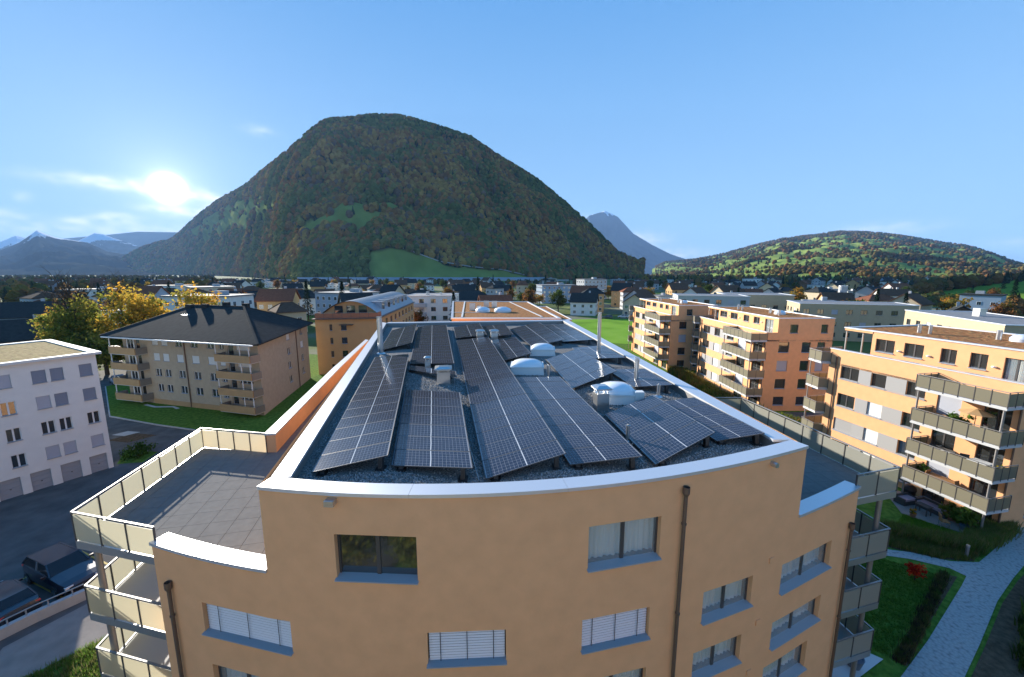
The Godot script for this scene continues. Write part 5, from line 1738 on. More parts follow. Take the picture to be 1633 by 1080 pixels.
	scatter("verge_grass", "grass and weeds of the verge below the balconies", "grass", v2([[-25.5, -12.7], [-23.0, -16.3], [-21.55, -18.2], [-18.5, -19.8], [-12.5, -19.0], [-12.0, -12.0], [-18, -9.0]]), 14000, 0.08, 0.3, [[0.10, 0.19, 0.03], [0.14, 0.22, 0.035], [0.22, 0.20, 0.08]], tm, 43, 0.05)
	scatter("tall_grass", "strip of tall ornamental grass around the furnished patio", "grass", ribbon([Vector2(27.5, -27.3), Vector2(29.5, -26.3), Vector2(31.3, -25.5), Vector2(33.2, -26.2), Vector2(35.5, -27.2), Vector2(37.2, -28.1)], 0.9), 1500, 0.5, 0.95, [[0.10, 0.17, 0.03], [0.16, 0.19, 0.05], [0.20, 0.18, 0.07]], tuft_mesh(5, 14, 0.03), 44)
	scatter("border_plants", "low border plants between lawn and stone path", "plants", ribbon([Vector2(27.4, -23.1), Vector2(24.5, -21.0), Vector2(21.8, -19.1), Vector2(19.0, -17.2)], 0.35), 700, 0.12, 0.4, [[0.07, 0.11, 0.025], [0.11, 0.10, 0.04], [0.05, 0.045, 0.03]], tuft_mesh(6, 12, 0.05), 45)
	scatter("bed_plants", "sparse yellow green plants in the planting bed", "plants", v2([[26.3, -25.9], [27.2, -26.9], [31.3, -25.2], [33.3, -26.0], [30.6, -24.4], [28.5, -24.6]]), 900, 0.15, 0.5, [[0.15, 0.17, 0.04], [0.20, 0.17, 0.06], [0.10, 0.15, 0.03]], tuft_mesh(7, 10, 0.04), 46)
	scatter("shrub_bed", "shrubs on the slope beside the stone path", "plants", v2([[24.2, -16.6], [28.8, -20.0], [33.0, -22.4], [38, -20], [30, -13.5]]), 1700, 0.2, 0.75, [[0.06, 0.09, 0.02], [0.09, 0.13, 0.025], [0.13, 0.16, 0.03]], tuft_mesh(8, 18, 0.08), 47)
	scatter("young_shrubs", "yellow green young shrubs along the lane to the middle block", "plants", ribbon([Vector2(31.5, -77.0), Vector2(30.8, -66), Vector2(31.0, -55.5), Vector2(33.2, -49.5), Vector2(36.5, -45.0)], 2.4), 1100, 0.5, 1.5, [[0.14, 0.18, 0.03], [0.22, 0.20, 0.04], [0.09, 0.14, 0.03], [0.25, 0.15, 0.05]], tuft_mesh(9, 16, 0.07), 48)
	var red := thing("red_shrub", "small bright red shrub on the lawn", "shrub", Vector3(25.0, 0.02, -22.6))
	part(red, "stem", trunk_mesh(3, 0.7, 0.035, 4, 0.3), M.bark)
	part(red, "crown", leaf_crown(3, Vector3(0.45, 0.42, 0.45), 22, 26, 0.075, [[0.5, 0.04, 0.02], [0.6, 0.08, 0.03], [0.42, 0.03, 0.02]]), M.leaf, Transform3D(Basis(), Vector3(0, 0.75, 0)))
	var bo := thing("path_light", "grey cylindrical bollard light where the two paths meet", "bollard", Vector3(30.4, 0.03, -24.6))
	var c := MB.new()
	c.tube(Vector3.ZERO, Vector3(0, 0.85, 0), 0.09, 0.09, 12)
	part(bo, "post", c, M.zinc)
	var cc := MB.new()
	cc.tube(Vector3(0, 0.85, 0), Vector3(0, 0.95, 0), 0.1, 0.1, 12)
	part(bo, "head", cc, M.alu)
	pot("blue round pot with a dry plant on the corner patio", Vector3(16.6, 0.05, -17.0), 0.36, M.pot_blue, [[0.20, 0.14, 0.07], [0.12, 0.10, 0.05]], 0.5)
	furnish()

func pot(label: String, at: Vector3, r: float, m: Material, cols: Array, h: float) -> void:
	var t := thing("potted_plant", label, "plant", at)
	var b := MB.new()
	b.lathe(Vector3.ZERO, [[0.0, 0.0], [r * 0.7, 0.0], [r, r * 1.3], [r * 1.05, r * 1.4], [r * 0.9, r * 1.4], [r * 0.88, r * 1.25], [0.0, r * 1.25]], 16)
	part(t, "pot", b, m)
	part(t, "leaves", leaf_crown(int(at.x * 37) + int(at.y * 11), Vector3(h * 0.5, h * 0.5, h * 0.5), 16, 16, h * 0.12, cols), M.leaf, Transform3D(Basis(), Vector3(0, r * 1.3 + h * 0.42, 0)))

func chair(label: String, at: Vector3, turn: float, m: Material) -> void:
	var t := thing("garden_chair", label, "chair", at, turn, "chairs of the block with furnished balconies")
	var s := MB.new()
	s.box(Vector3(0, 0.44, 0), Vector3(0.5, 0.06, 0.5))
	part(t, "seat", s, m)
	var b := MB.new()
	b.box(Vector3(0, 0.72, 0.25), Vector3(0.5, 0.5, 0.05), Basis(Vector3.RIGHT, 0.2))
	part(t, "backrest", b, m)
	for i in [-1, 1]:
		for j in [-1, 1]:
			var l := MB.new()
			l.box(Vector3(i * 0.22, 0.205, j * 0.22), Vector3(0.04, 0.41, 0.04))
			part(t, "leg", l, M.alu)

func table(label: String, at: Vector3, turn: float, w: float, d: float, m: Material) -> void:
	var t := thing("garden_table", label, "table", at, turn)
	var s := MB.new()
	s.box(Vector3(0, 0.72, 0), Vector3(w, 0.05, d))
	part(t, "tabletop", s, m)
	for i in [-1, 1]:
		for j in [-1, 1]:
			var l := MB.new()
			l.box(Vector3(i * (w / 2 - 0.08), 0.345, j * (d / 2 - 0.08)), Vector3(0.06, 0.69, 0.06))
			part(t, "leg", l, m)

func sofa(label: String, at: Vector3, turn: float, w: float, frame: Material, pad: Material) -> void:
	var t := thing("garden_sofa", label, "sofa", at, turn)
	var s := MB.new()
	s.box(Vector3(0, 0.17, 0), Vector3(w, 0.34, 0.8))
	s.box(Vector3(0, 0.45, -0.36), Vector3(w, 0.4, 0.09))
	for i in [-1, 1]:
		s.box(Vector3(i * (w / 2 - 0.05), 0.42, 0.03), Vector3(0.1, 0.3, 0.74))
	part(t, "frame", s, frame)
	for i in 2:
		var c := MB.new()
		c.box(Vector3((i - 0.5) * (w - 0.24) / 2, 0.42, 0.05), Vector3((w - 0.24) / 2 - 0.02, 0.15, 0.68))
		part(t, "cushion", c, pad)

func furnish() -> void:
	# places on the block by the path: u along its facade, out from its wall, floor height
	var o := Vector2(35.83, -27.43) + Vector2(-0.202, -0.979) * 14.24
	var u := Vector2(0.202, 0.979)
	var n := Vector2(-0.979, 0.202)
	var turn := atan2(n.x, n.y)
	var at := func(x: float, out: float, y: float) -> Vector3:
		var p: Vector2 = o + u * x + n * out
		return Vector3(p.x, y, p.y)
	var green := [[0.07, 0.13, 0.03], [0.10, 0.17, 0.035]]
	table("teak table on the lowest balcony above the furnished patio", at.call(11.2, 1.1, 2.06), turn, 1.7, 0.8, M.teak)
	chair("teak chair at one end of the table on the lowest balcony", at.call(10.0, 1.1, 2.06), turn + PI / 2, M.teak)
	chair("teak chair at the other end of the table on the lowest balcony", at.call(12.4, 1.1, 2.06), turn - PI / 2, M.teak)
	table("small white table on the second balcony under the sunshade", at.call(13.2, 1.1, 4.41), turn, 1.1, 0.9, M.white_paint)
	chair("dark wicker chair on the second balcony beside the white table", at.call(12.2, 1.0, 4.41), turn + 0.6, M.wicker)
	sofa("dark wicker sofa with pale cushions on the second balcony", at.call(10.6, 0.9, 4.41), turn, 1.7, M.wicker, M.curtain)
	chair("dark wicker chair at the glazing of the third balcony", at.call(13.4, 1.2, 7.01), turn - 0.4, M.wicker)
	sofa("teak lounge seat at the end of the third balcony", at.call(10.2, 0.8, 7.01), turn, 1.5, M.teak, M.curtain)
	pot("green potted plant behind the rail of the third balcony", at.call(11.8, 1.4, 7.01), 0.25, M.terracotta, green, 1.3)
	pot("yellow flowering pot on the corner of the second balcony", at.call(14.2, 0.7, 4.41), 0.2, M.terracotta, [[0.35, 0.28, 0.03], [0.14, 0.18, 0.03]], 0.6)
	pot("leafy pot beside the teak table on the lowest balcony", at.call(9.6, 0.6, 2.06), 0.25, M.pot_blue, green, 0.8)
	var par := thing("sunshade", "ochre sunshade leaning over the third balcony", "sunshade", at.call(12.5, 1.1, 7.01), turn)
	var pole := MB.new()
	pole.tube(Vector3.ZERO, Vector3(0, 1.95, 0), 0.025, 0.025, 8)
	part(par, "pole", pole, M.teak)
	var can := MB.new()
	for i in 8:
		can.tri(Vector3(0, 1.98, 0), Vector3(cos(TAU * i / 8) * 1.0, 1.62, sin(TAU * i / 8) * 0.9), Vector3(cos(TAU * (i + 1) / 8) * 1.0, 1.62, sin(TAU * (i + 1) / 8) * 0.9))
	part(par, "canopy", can, M.plinth)
	sofa("rose cushioned lounge sofa on the ground floor patio", at.call(11.3, 1.6, 0.07), turn, 2.0, M.wicker, M.cushion)
	sofa("rose cushioned corner seat at the end of the patio sofa", at.call(9.9, 2.4, 0.07), turn + PI / 2, 1.4, M.wicker, M.cushion)
	table("low dark table in front of the patio sofa", at.call(11.4, 2.8, 0.07), turn, 0.9, 0.6, M.wicker)
	chair("teak folding chair at the open edge of the patio", at.call(13.0, 3.2, 0.07), turn - 0.7, M.teak)
	pot("flower pot with orange blossoms on the patio edge", at.call(11.6, 4.1, 0.07), 0.2, M.terracotta, [[0.5, 0.25, 0.03], [0.16, 0.18, 0.03]], 0.5)
	pot("tall green plant in a pot on the patio beside the folding chair", at.call(13.6, 2.2, 0.07), 0.26, M.pot_blue, green, 1.5)
	pot("tall yellow green plant against the patio wall", at.call(12.5, 1.7, 0.07), 0.24, M.terracotta, [[0.15, 0.18, 0.03], [0.2, 0.2, 0.05]], 1.3)
	var bb := thing("covered_barbecue", "black covered barbecue at the shaded end of the patio", "barbecue", at.call(9.3, 1.2, 0.07), turn)
	var c := MB.new()
	c.lathe(Vector3.ZERO, [[0.42, 0.0], [0.40, 0.5], [0.46, 0.75], [0.40, 1.0], [0.2, 1.15], [0.0, 1.18]], 12)
	part(bb, "cover", c, M.black_plastic)
	pot("dry grass pot on the attic terrace corner of the furnished block", at.call(6.9, -0.7, 9.85), 0.22, M.terracotta, [[0.3, 0.16, 0.04], [0.2, 0.14, 0.05]], 0.8)

func yard_trees() -> void:
	var gold := [[0.50, 0.33, 0.05], [0.42, 0.30, 0.05], [0.32, 0.27, 0.05], [0.20, 0.21, 0.04], [0.55, 0.30, 0.04]]
	var olive := [[0.24, 0.24, 0.045], [0.19, 0.21, 0.04], [0.32, 0.27, 0.05], [0.13, 0.16, 0.035]]
	var spots := [[-73.5, -79.0, 17.5, 6.2, gold, "tall golden autumn tree behind the silver blue car"], [-66.0, -86.0, 17.0, 5.6, gold, "golden autumn tree whose crown reaches over the dark hipped roof"], [-83.0, -77.0, 15.0, 5.5, olive, "yellow olive tree standing among the golden trees"], [-92.0, -84.0, 12.0, 5.0, gold, "low yellow leaved tree at the edge of the golden trees"], [-76.0, -74.5, 9.0, 4.8, olive, "bushy olive green tree in front of the tall golden tree"], [-67.5, -76.5, 9.5, 4.6, olive, "bushy olive green tree beside the silver blue car"]]
	var i := 0
	for q in spots:
		i += 1
		var h: float = q[2]
		var r: float = q[3]
		tree("autumn_tree", q[5], Vector3(q[0], 0, q[1]), leaf_crown(60 + i, Vector3(r, h * 0.42, r), 130, 48, 0.30, q[4], 0.26), trunk_mesh(60 + i, h * 0.8, 0.35, 11, r * 0.75, 2), h * 0.54, 1.0, "autumn trees behind the white house")
	# trees across the street, which the attic window mirrors
	var shared := [leaf_crown(90, Vector3(4.6, 5.2, 4.6), 90, 40, 0.34, gold), leaf_crown(91, Vector3(4.6, 5.2, 4.6), 90, 40, 0.34, olive), trunk_mesh(90, 10.0, 0.32, 9, 3.2)]
	for k in [0, 8]:
		tree("street_tree", "%s tree across the street from the bowed front" % ["golden", "olive green"][k % 2], Vector3(-44 + k * 11 + 3 * sin(k * 5.0), 0, 19 + cos(k * 3.0)), shared[k % 2], shared[2], 8.6, 1.1 + 0.25 * sin(k * 2.0), "trees across the street")
	for k in 5:
		tree("garden_tree", "%s young tree in the garden below the bowed front" % ["rust brown", "olive green"][k % 2], Vector3(-12.5 + k * 1.9, 0, 2.6 + 1.6 * sin(k * 4.0)), shared[k % 2], shared[2], 8.6, 0.42 + 0.05 * sin(k * 2.0), "trees below the bowed front")
	tree("bare_tree", "bare grey tree sticking out above the golden trees", Vector3(-86.5, 0, -80.0), leaf_crown(70, Vector3(3.5, 4.0, 3.5), 26, 10, 0.2, [[0.2, 0.12, 0.05]]), trunk_mesh(71, 19.0, 0.4, 26, 4.4, 9), 13.0, 1.0)
	tree("bare_tree", "slender bare tree next to the taller bare tree", Vector3(-80.5, 0, -84.0), null, trunk_mesh(72, 17.5, 0.3, 22, 3.2, 8), 0.0, 1.0)
	tree("garden_bush", "small green bush beside the garage corner of the white house", Vector3(-39.0, 0, -40.0), leaf_crown(73, Vector3(1.4, 0.7, 1.2), 30, 30, 0.11, [[0.05, 0.10, 0.02], [0.08, 0.13, 0.03]]), trunk_mesh(73, 0.6, 0.05, 4, 0.5), 0.6, 1.0)

# ---------------------------------------------------------------- land
const RIDGE := [[-4579, 1, -4300, -4235, -4000], [-4460, 1, -4284, -4081, -3940], [-4342, 1, -4268, -3931, -3880], [-4215, 1, -4253, -3783, -3820], [-4089, 63, -4237, -3638, -3760], [-3966, 139, -4221, -3495, -3700], [-3845, 213, -4205, -3356, -3640], [-3717, 257, -4176, -3212, -3572], [-3588, 287, -4141, -3056, -3488], [-3461, 310, -4106, -2905, -3403], [-3338, 322, -4071, -2757, -3319], [-3210, 381, -4035, -2613, -3234], [-3082, 462, -4000, -2473, -3150], [-2843, 516, -3812, -2244, -2944], [-2615, 550, -3625, -2025, -2738], [-2388, 575, -3424, -1806, -2518], [-2153, 578, -3196, -1579, -2274], [-1930, 569, -2967, -1363, -2029], [-1712, 554, -2729, -1162, -1791], [-1487, 543, -2465, -983, -1571], [-1276, 524, -2200, -815, -1350], [-1099, 505, -1975, -668, -1150], [-933, 480, -1750, -530, -950], [-854, 489, -1675, -479, -895], [-778, 498, -1600, -431, -840], [-741, 531, -1600, -409, -835], [-705, 553, -1600, -388, -830], [-673, 571, -1609, -367, -825], [-649, 582, -1638, -346, -820], [-625, 594, -1666, -325, -815], [-599, 607, -1694, -304, -810], [-571, 621, -1722, -284, -805], [-543, 632, -1750, -264, -800], [-504, 630, -1746, -248, -806], [-466, 628, -1742, -231, -812], [-427, 623, -1739, -214, -818], [-390, 612, -1735, -197, -824], [-352, 601, -1731, -179, -830], [-314, 590, -1728, -161, -836], [-277, 578, -1724, -143, -842], [-239, 565, -1720, -125, -848], [-202, 552, -1716, -106, -854], [-164, 539, -1712, -87, -860], [-127, 515, -1709, -68, -866], [-90, 491, -1705, -49, -872], [-53, 467, -1701, -29, -878], [-16, 443, -1693, -9, -898], [21, 419, -1683, 12, -925], [58, 396, -1673, 34, -952], [94, 371, -1663, 57, -979], [130, 341, -1653, 82, -1006], [166, 311, -1643, 108, -1033], [202, 281, -1633, 135, -1060], [237, 248, -1623, 163, -1087], [273, 216, -1613, 193, -1114], [308, 183, -1603, 223, -1141], [340, 147, -1580, 259, -1186], [370, 111, -1550, 299, -1240], [398, 73, -1520, 342, -1294], [426, 30, -1490, 387, -1348], [452, 12, -1460, 434, -1402], [460, 6, -1450, 451, -1420]]
var relief := FastNoiseLite.new()

func land(ridge: Array, base: Array, c: float, v: float, rough: float) -> Vector3:   # v 0 foot, 1 crest, 2 behind
	var i := clampi(int(c), 0, ridge.size() - 2)
	var t := c - i
	var r := Vector3(ridge[i][0], ridge[i][1] - 9.0 * minf(1.0, rough / 40.0), ridge[i][2]).lerp(Vector3(ridge[i + 1][0], ridge[i + 1][1] - 9.0 * minf(1.0, rough / 40.0), ridge[i + 1][2]), t)
	var b := Vector3(base[i][0], -2, base[i][1]).lerp(Vector3(base[i + 1][0], -2, base[i + 1][1]), t)
	if v > 1.0:
		var away := (r - b) * Vector3(1, 0, 1) * 0.8
		return Vector3(r.x, lerpf(r.y, -5.0, v - 1.0), r.z) + away * (v - 1.0)
	var p := b.lerp(r, v)
	var n := relief.get_noise_2d(p.x, p.z)
	return p + Vector3(0, n * rough * sin(PI * v), 0)

func land_mesh(ridge: Array, base: Array, cols: int, rows: int, rough: float, paint: Callable) -> ArrayMesh:
	var st := SurfaceTool.new()
	st.begin(Mesh.PRIMITIVE_TRIANGLES)
	st.set_smooth_group(0)
	var back := rows / 4
	var nr := rows + back
	for i in cols + 1:
		for j in nr + 1:
			var c := float(i) / cols * (ridge.size() - 1.001)
			var v := float(j) / rows if j <= rows else 1.0 + float(j - rows) / back
			var p := land(ridge, base, c, v, rough)
			st.set_color(paint.call(p, c, v))
			st.add_vertex(p)
	for i in cols:
		for j in nr:
			var a := i * (nr + 1) + j
			var b := a + nr + 1
			for k in [a, a + 1, b, b, a + 1, b + 1]:
				st.add_index(k)
	st.generate_normals()
	return st.commit()

func woods(called: String, label: String, where: PackedFloat32Array, shape: Mesh) -> void:
	if where.size():
		tag(stuff(self, called, shape, M.wood_leaf, where), label, "forest")

func inside(p: Vector2, polys: Array) -> bool:
	for q in polys:
		if Geometry2D.is_point_in_polygon(p, q):
			return true
	return false

func mountains() -> void:
	relief.seed = 3
	relief.frequency = 0.004
	relief.fractal_octaves = 4
	var tone := FastNoiseLite.new()
	tone.seed = 8
	tone.frequency = 0.0035
	tone.fractal_octaves = 3
	var r := RandomNumberGenerator.new()
	r.seed = 31
	var shapes := [wood_crown(1, false), wood_crown(2, false), wood_crown(3, false), wood_crown(4, true), wood_crown(5, true)]
	var ridge := RIDGE.map(func(q): return [q[0], q[1], q[2]])
	var base := RIDGE.map(func(q): return [q[3], q[4]])
	var col := func(a: Array) -> PackedVector2Array: return PackedVector2Array(a.map(func(q): return Vector2((q[0] - 120) / 15.0, q[1])))
	var meadows := [col.call([[290, 0.855], [345, 0.875], [400, 0.785], [445, 0.525], [425, 0.45], [380, 0.43], [330, 0.43]]), col.call([[470, 0.245], [530, 0.325], [600, 0.33], [655, 0.385], [668, 0.315], [610, 0.225], [595, 0.17], [560, 0.175], [500, 0.185]]), col.call([[585, 0.097], [700, 0.09], [800, 0.06], [845, 0.04], [845, -0.01], [585, -0.01]])]
	var scrub := FastNoiseLite.new()
	scrub.seed = 12
	scrub.frequency = 0.016
	var grass := func(p: Vector3, c: float, v: float) -> Color:
		var t := 1.0 + 0.35 * scrub.get_noise_2d(p.x, p.z)
		if inside(Vector2(c, v), meadows):
			return Color(0.21 * t, 0.235 * t, 0.06 * t)
		return Color(0.055 * t, 0.045 * t, 0.028 * t)
	var m := setting("mountain", land_mesh(ridge, base, 183, 90, 95.0, grass), M.terrain)
	m.set_meta("label", "steep wooded mountain with meadows on its slope")
	var lists := [PackedFloat32Array(), PackedFloat32Array(), PackedFloat32Array(), PackedFloat32Array(), PackedFloat32Array()]
	var n := 0
	while n < 52000:
		n += 1
		var c := r.randf_range(1.5, 60.8)
		var v := r.randf_range(0.0, 1.04)
		var q := Vector2(c, v)
		var p := land(ridge, base, c, minf(v, 1.0), 95.0)
		if inside(q, meadows):
			if c < 23 and v < 0.5 and r.randf() < 0.5 or c > 30 and v < 0.1 or scrub.get_noise_2d(p.x, p.z) < 0.3 or r.randf() < 0.5:
				continue
		var t := tone.get_noise_2d(p.x, p.z)
		var conifer := r.randf() < 0.16 + 0.5 * maxf(0.0, tone.get_noise_2d(p.x * 1.7 + 900, p.z * 1.7)) + (0.25 if v > 0.9 else 0.0)
		var h := r.randf_range(13.0, 22.0) * clampf(-p.z / 1400.0, 1.0, 1.6)
		var cl := Color(0.022, 0.04, 0.022)
		var k := 3 + r.randi() % 2
		if not conifer:
			k = r.randi() % 3
			var pick := r.randf() + t * 1.2
			if pick < 0.2: cl = Color(0.075, 0.09, 0.025)
			elif pick < 0.48: cl = Color(0.125, 0.115, 0.033)
			elif pick < 0.62: cl = Color(0.155, 0.085, 0.032)
			elif pick < 0.82: cl = Color(0.19, 0.095, 0.03)
			elif pick < 0.93: cl = Color(0.12, 0.085, 0.055)
			else: cl = Color(0.23, 0.145, 0.04)
		cl = cl * r.randf_range(1.25, 2.1)
		put(lists[k], Transform3D(Basis(Vector3.UP, r.randf() * TAU).scaled(Vector3(h * r.randf_range(0.85, 1.2), h, h * r.randf_range(0.85, 1.2))), p - Vector3(0, 1.0, 0)), cl)
	for k in 5:
		woods("mountain_forest", "autumn broadleaf forest covering the steep mountain" if k < 3 else "dark conifers mixed into the forest of the steep mountain", lists[k], shapes[k])
	# the gravel track above the lowest meadow
	var tr := MB.new()
	var pts := [[585, 0.106], [640, 0.1], [700, 0.09], [750, 0.075], [800, 0.06], [835, 0.045]]
	for i in pts.size() - 1:
		var a := land(ridge, base, (pts[i][0] - 120) / 15.0, pts[i][1], 95.0) + Vector3.UP * 1.5
		var b := land(ridge, base, (pts[i + 1][0] - 120) / 15.0, pts[i + 1][1], 95.0) + Vector3.UP * 1.5
		tr.bar(a, b, 6.0, 2.0)
	setting("track", tr, M.concrete)
	# the long hill across the lake
	var hr := [[1762, 73, -5200], [1915, 151, -5200], [2306, 190, -5200], [2588, 257, -5000], [2767, 325, -4800], [2989, 393, -4600], [3184, 415, -4400], [3365, 438, -4300], [3578, 406, -4100], [3796, 356, -4000], [4001, 302, -3900], [4133, 261, -3800], [4260, 184, -3700], [4323, 100, -3600], [4485, 40, -3500], [4878, 10, -3400]]
	var hb := [[856, -2518], [820, -2200], [760, -1700], [690, -1250], [667, -1143], [690, -1050], [712, -967], [760, -920], [800, -900], [850, -880], [900, -860], [960, -850], [1020, -840], [1100, -837], [1200, -837], [1400, -837]]
	var patch := FastNoiseLite.new()
	patch.seed = 21
	patch.frequency = 0.0019
	patch.fractal_octaves = 4
	var hill := func(p: Vector3, _c: float, v: float) -> Color:
		var t := 1.0 + 0.3 * scrub.get_noise_2d(p.x * 0.3, p.z * 0.3)
		var f := patch.get_noise_2d(p.x, p.z) + (0.18 if v > 0.72 else 0.0)
		if f > 0.24:
			return Color(0.09 * t, 0.075 * t, 0.035 * t)
		return Color(0.21 * t, 0.27 * t, 0.07 * t)
	setting("hill", land_mesh(hr, hb, 160, 110, 50.0, hill), M.terrain)
	lists = [PackedFloat32Array(), PackedFloat32Array(), PackedFloat32Array(), PackedFloat32Array(), PackedFloat32Array()]
	n = 0
	while n < 70000:
		n += 1
		var c := r.randf_range(0.3, 14.6)
		var v := r.randf_range(0.0, 1.0)
		var p := land(hr, hb, c, v, 50.0)
		var f := patch.get_noise_2d(p.x, p.z) + (0.18 if v > 0.72 else 0.0)
		if f < 0.24 and r.randf() > 0.06: continue
		var k := r.randi() % 5
		var h := r.randf_range(8, 14) * (1.0 + v * 0.8)
		var cl: Color = [Color(0.14, 0.10, 0.03), Color(0.17, 0.085, 0.03), Color(0.10, 0.095, 0.03), Color(0.03, 0.05, 0.028), Color(0.03, 0.05, 0.028)][k]
		put(lists[k], Transform3D(Basis(Vector3.UP, r.randf() * TAU).scaled(Vector3(h * 1.3, h, h * 1.3)), p - Vector3(0, 1, 0)), cl * r.randf_range(0.9, 1.6))
	for k in 5:
		woods("hill_woods", "patches of wood scattered over the long hill across the lake", lists[k], shapes[k])
	# the low green hill behind the flats
	var nr := [[288, 2, -300], [322, 5, -315], [357, 7.5, -330], [404, 11, -345], [452, 14.5, -360], [528, 18, -380], [620, 21, -400]]
	var nb := [[262, -277], [248, -250], [238, -226], [224, -196], [211, -168], [215, -140], [230, -110]]
	var green := func(p: Vector3, _c: float, _v: float) -> Color:
		var t := 1.0 + 0.25 * scrub.get_noise_2d(p.x * 2.0, p.z * 2.0)
		return Color(0.13 * t, 0.22 * t, 0.035 * t)
	setting("green_hill", land_mesh(nr, nb, 60, 30, 3.0, green), M.terrain)
	lists = [PackedFloat32Array(), PackedFloat32Array(), PackedFloat32Array(), PackedFloat32Array(), PackedFloat32Array()]
	for i in 420:
		var c := r.randf_range(0.0, 5.9)
		var v := r.randf_range(0.9, 1.35) if r.randf() < 0.85 else r.randf_range(0.0, 0.12)
		var p := land(nr, nb, c, v, 3.0)
		var k := r.randi() % 5
		var cl: Color = [Color(0.15, 0.10, 0.03), Color(0.18, 0.09, 0.03), Color(0.09, 0.095, 0.03), Color(0.03, 0.05, 0.028), Color(0.03, 0.05, 0.028)][k]
		var h := r.randf_range(6, 11)
		put(lists[k], Transform3D(Basis(Vector3.UP, r.randf() * TAU).scaled(Vector3(h, h, h)), p - Vector3(0, 0.5, 0)), cl * r.randf_range(0.7, 1.3))
	for k in 5:
		woods("hilltop_wood", "autumn wood along the crest of the low green hill", lists[k], shapes[k])
	# trees on the plain towards the lake
	lists = [PackedFloat32Array(), PackedFloat32Array(), PackedFloat32Array(), PackedFloat32Array(), PackedFloat32Array()]
	for i in 2600:
		var z := -r.randf_range(560, 2300)
		var x := -z * r.randf_range(0.18, 1.2)
		if z > -1000 and x < -z * 0.32: continue
		if patch.get_noise_2d(x * 2.2, z * 2.2) < 0.0: continue
		var k := r.randi() % 5
		var cl: Color = [Color(0.22, 0.15, 0.035), Color(0.16, 0.09, 0.03), Color(0.10, 0.10, 0.03), Color(0.03, 0.05, 0.028), Color(0.03, 0.05, 0.028)][k]
		var h := r.randf_range(8, 16)
		put(lists[k], Transform3D(Basis(Vector3.UP, r.randf() * TAU).scaled(Vector3(h, h, h)), Vector3(x, -0.3, z)), cl * r.randf_range(0.9, 1.6))
	for i in 1500:   # the plain on the sunward side
		var z := -r.randf_range(230, 1900)
		var x := z * r.randf_range(0.72, 1.5)
		var k := r.randi() % 5
		var cl: Color = [Color(0.16, 0.12, 0.03), Color(0.14, 0.08, 0.03), Color(0.08, 0.09, 0.03), Color(0.03, 0.05, 0.028), Color(0.03, 0.05, 0.028)][k]
		var h := r.randf_range(6, 13)
		put(lists[k], Transform3D(Basis(Vector3.UP, r.randf() * TAU).scaled(Vector3(h, h, h)), Vector3(x, -0.3, z)), cl * r.randf_range(0.7, 1.3))
	for i in 900:   # the strip of trees along the mountain's foot
		var z := -r.randf_range(640, 790)
		var x := -z * r.randf_range(-1.35, 0.1)
		if z > -740 and z < -700: continue
		var k := r.randi() % 5
		var cl: Color = [Color(0.16, 0.12, 0.03), Color(0.14, 0.08, 0.03), Color(0.08, 0.09, 0.03), Color(0.03, 0.05, 0.028), Color(0.03, 0.05, 0.028)][k]
		var h := r.randf_range(5, 10)
		put(lists[k], Transform3D(Basis(Vector3.UP, r.randf() * TAU).scaled(Vector3(h, h, h)), Vector3(x, -0.3, z)), cl * r.randf_range(0.9, 1.6))
	for k in 5:
		woods("plain_trees", "rows and clumps of trees on the valley plain beyond the town", lists[k], shapes[k])
	flat("lake", [[787, -2500], [2620, -8400], [3560, -8400], [1340, -3150]], 0.8, M.water)
	# far ranges
	var far := func(called: String, crest: Array, near: float, rough: float, snow: float, tint: Array) -> void:
		var foot := crest.map(func(q): return [q[0] * (1.0 - near / absf(q[2])), q[2] + near])
		var paint := func(p: Vector3, _c: float, _v: float) -> Color:
			var s := relief.get_noise_2d(p.x * 0.5, p.z * 0.5 + p.y)
			var g := 1.0 + 0.5 * s
			if p.y > snow + 160.0 * s + 120.0 * relief.get_noise_2d(p.x * 3.0, p.y * 3.0):
				return Color(0.72, 0.74, 0.78)
			return Color(tint[0] * g, tint[1] * g, tint[2] * g)
		setting(called, land_mesh(crest, foot, 150, 60, rough, paint), M.terrain)
	relief.frequency = 0.0022
	far.call("far_mountain", [[725, 183, -11000], [1378, 834, -11000], [2018, 1503, -11000], [2423, 1613, -11000], [2755, 1472, -11000], [3184, 1042, -11000], [3694, 753, -11000], [4205, 510, -11000], [4713, 347, -11000], [5394, 151, -11000], [6071, 35, -11000]], 2200.0, 60.0, 1580.0, [0.05, 0.06, 0.055])
	far.call("snowy_mountain", [[-7757, 305, -5500], [-7243, 386, -5500], [-6760, 321, -5500], [-6493, 418, -5500], [-6354, 499, -5500], [-6232, 579, -5500], [-6126, 531, -5500], [-5986, 483, -5500], [-5585, 418, -5500], [-5355, 305, -5500], [-5113, 265, -5500], [-4846, 101, -5500], [-4647, 27, -5500]], 2600.0, 90.0, 500.0, [0.05, 0.052, 0.042])
	far.call("snowy_mountain", [[-12186, 711, -8500], [-11188, 611, -8500], [-10415, 648, -8500], [-10072, 773, -8500], [-9890, 723, -8500], [-9545, 524, -8500]], 2000.0, 80.0, 480.0, [0.08, 0.075, 0.06])
	far.call("snowy_mountain", [[-8742, 494, -8000], [-8297, 635, -8000], [-7974, 775, -8000], [-7799, 752, -8000], [-7630, 682, -8000], [-7230, 553, -8000], [-6894, 376, -8000]], 1800.0, 90.0, 560.0, [0.08, 0.08, 0.065])
	far.call("far_mountain", [[-11920, 797, -10500], [-11276, 873, -10500], [-10160, 965, -10500], [-9363, 1042, -10500], [-8345, 1026, -10500], [-7653, 904, -10500]], 2000.0, 60.0, 2000.0, [0.08, 0.085, 0.07])

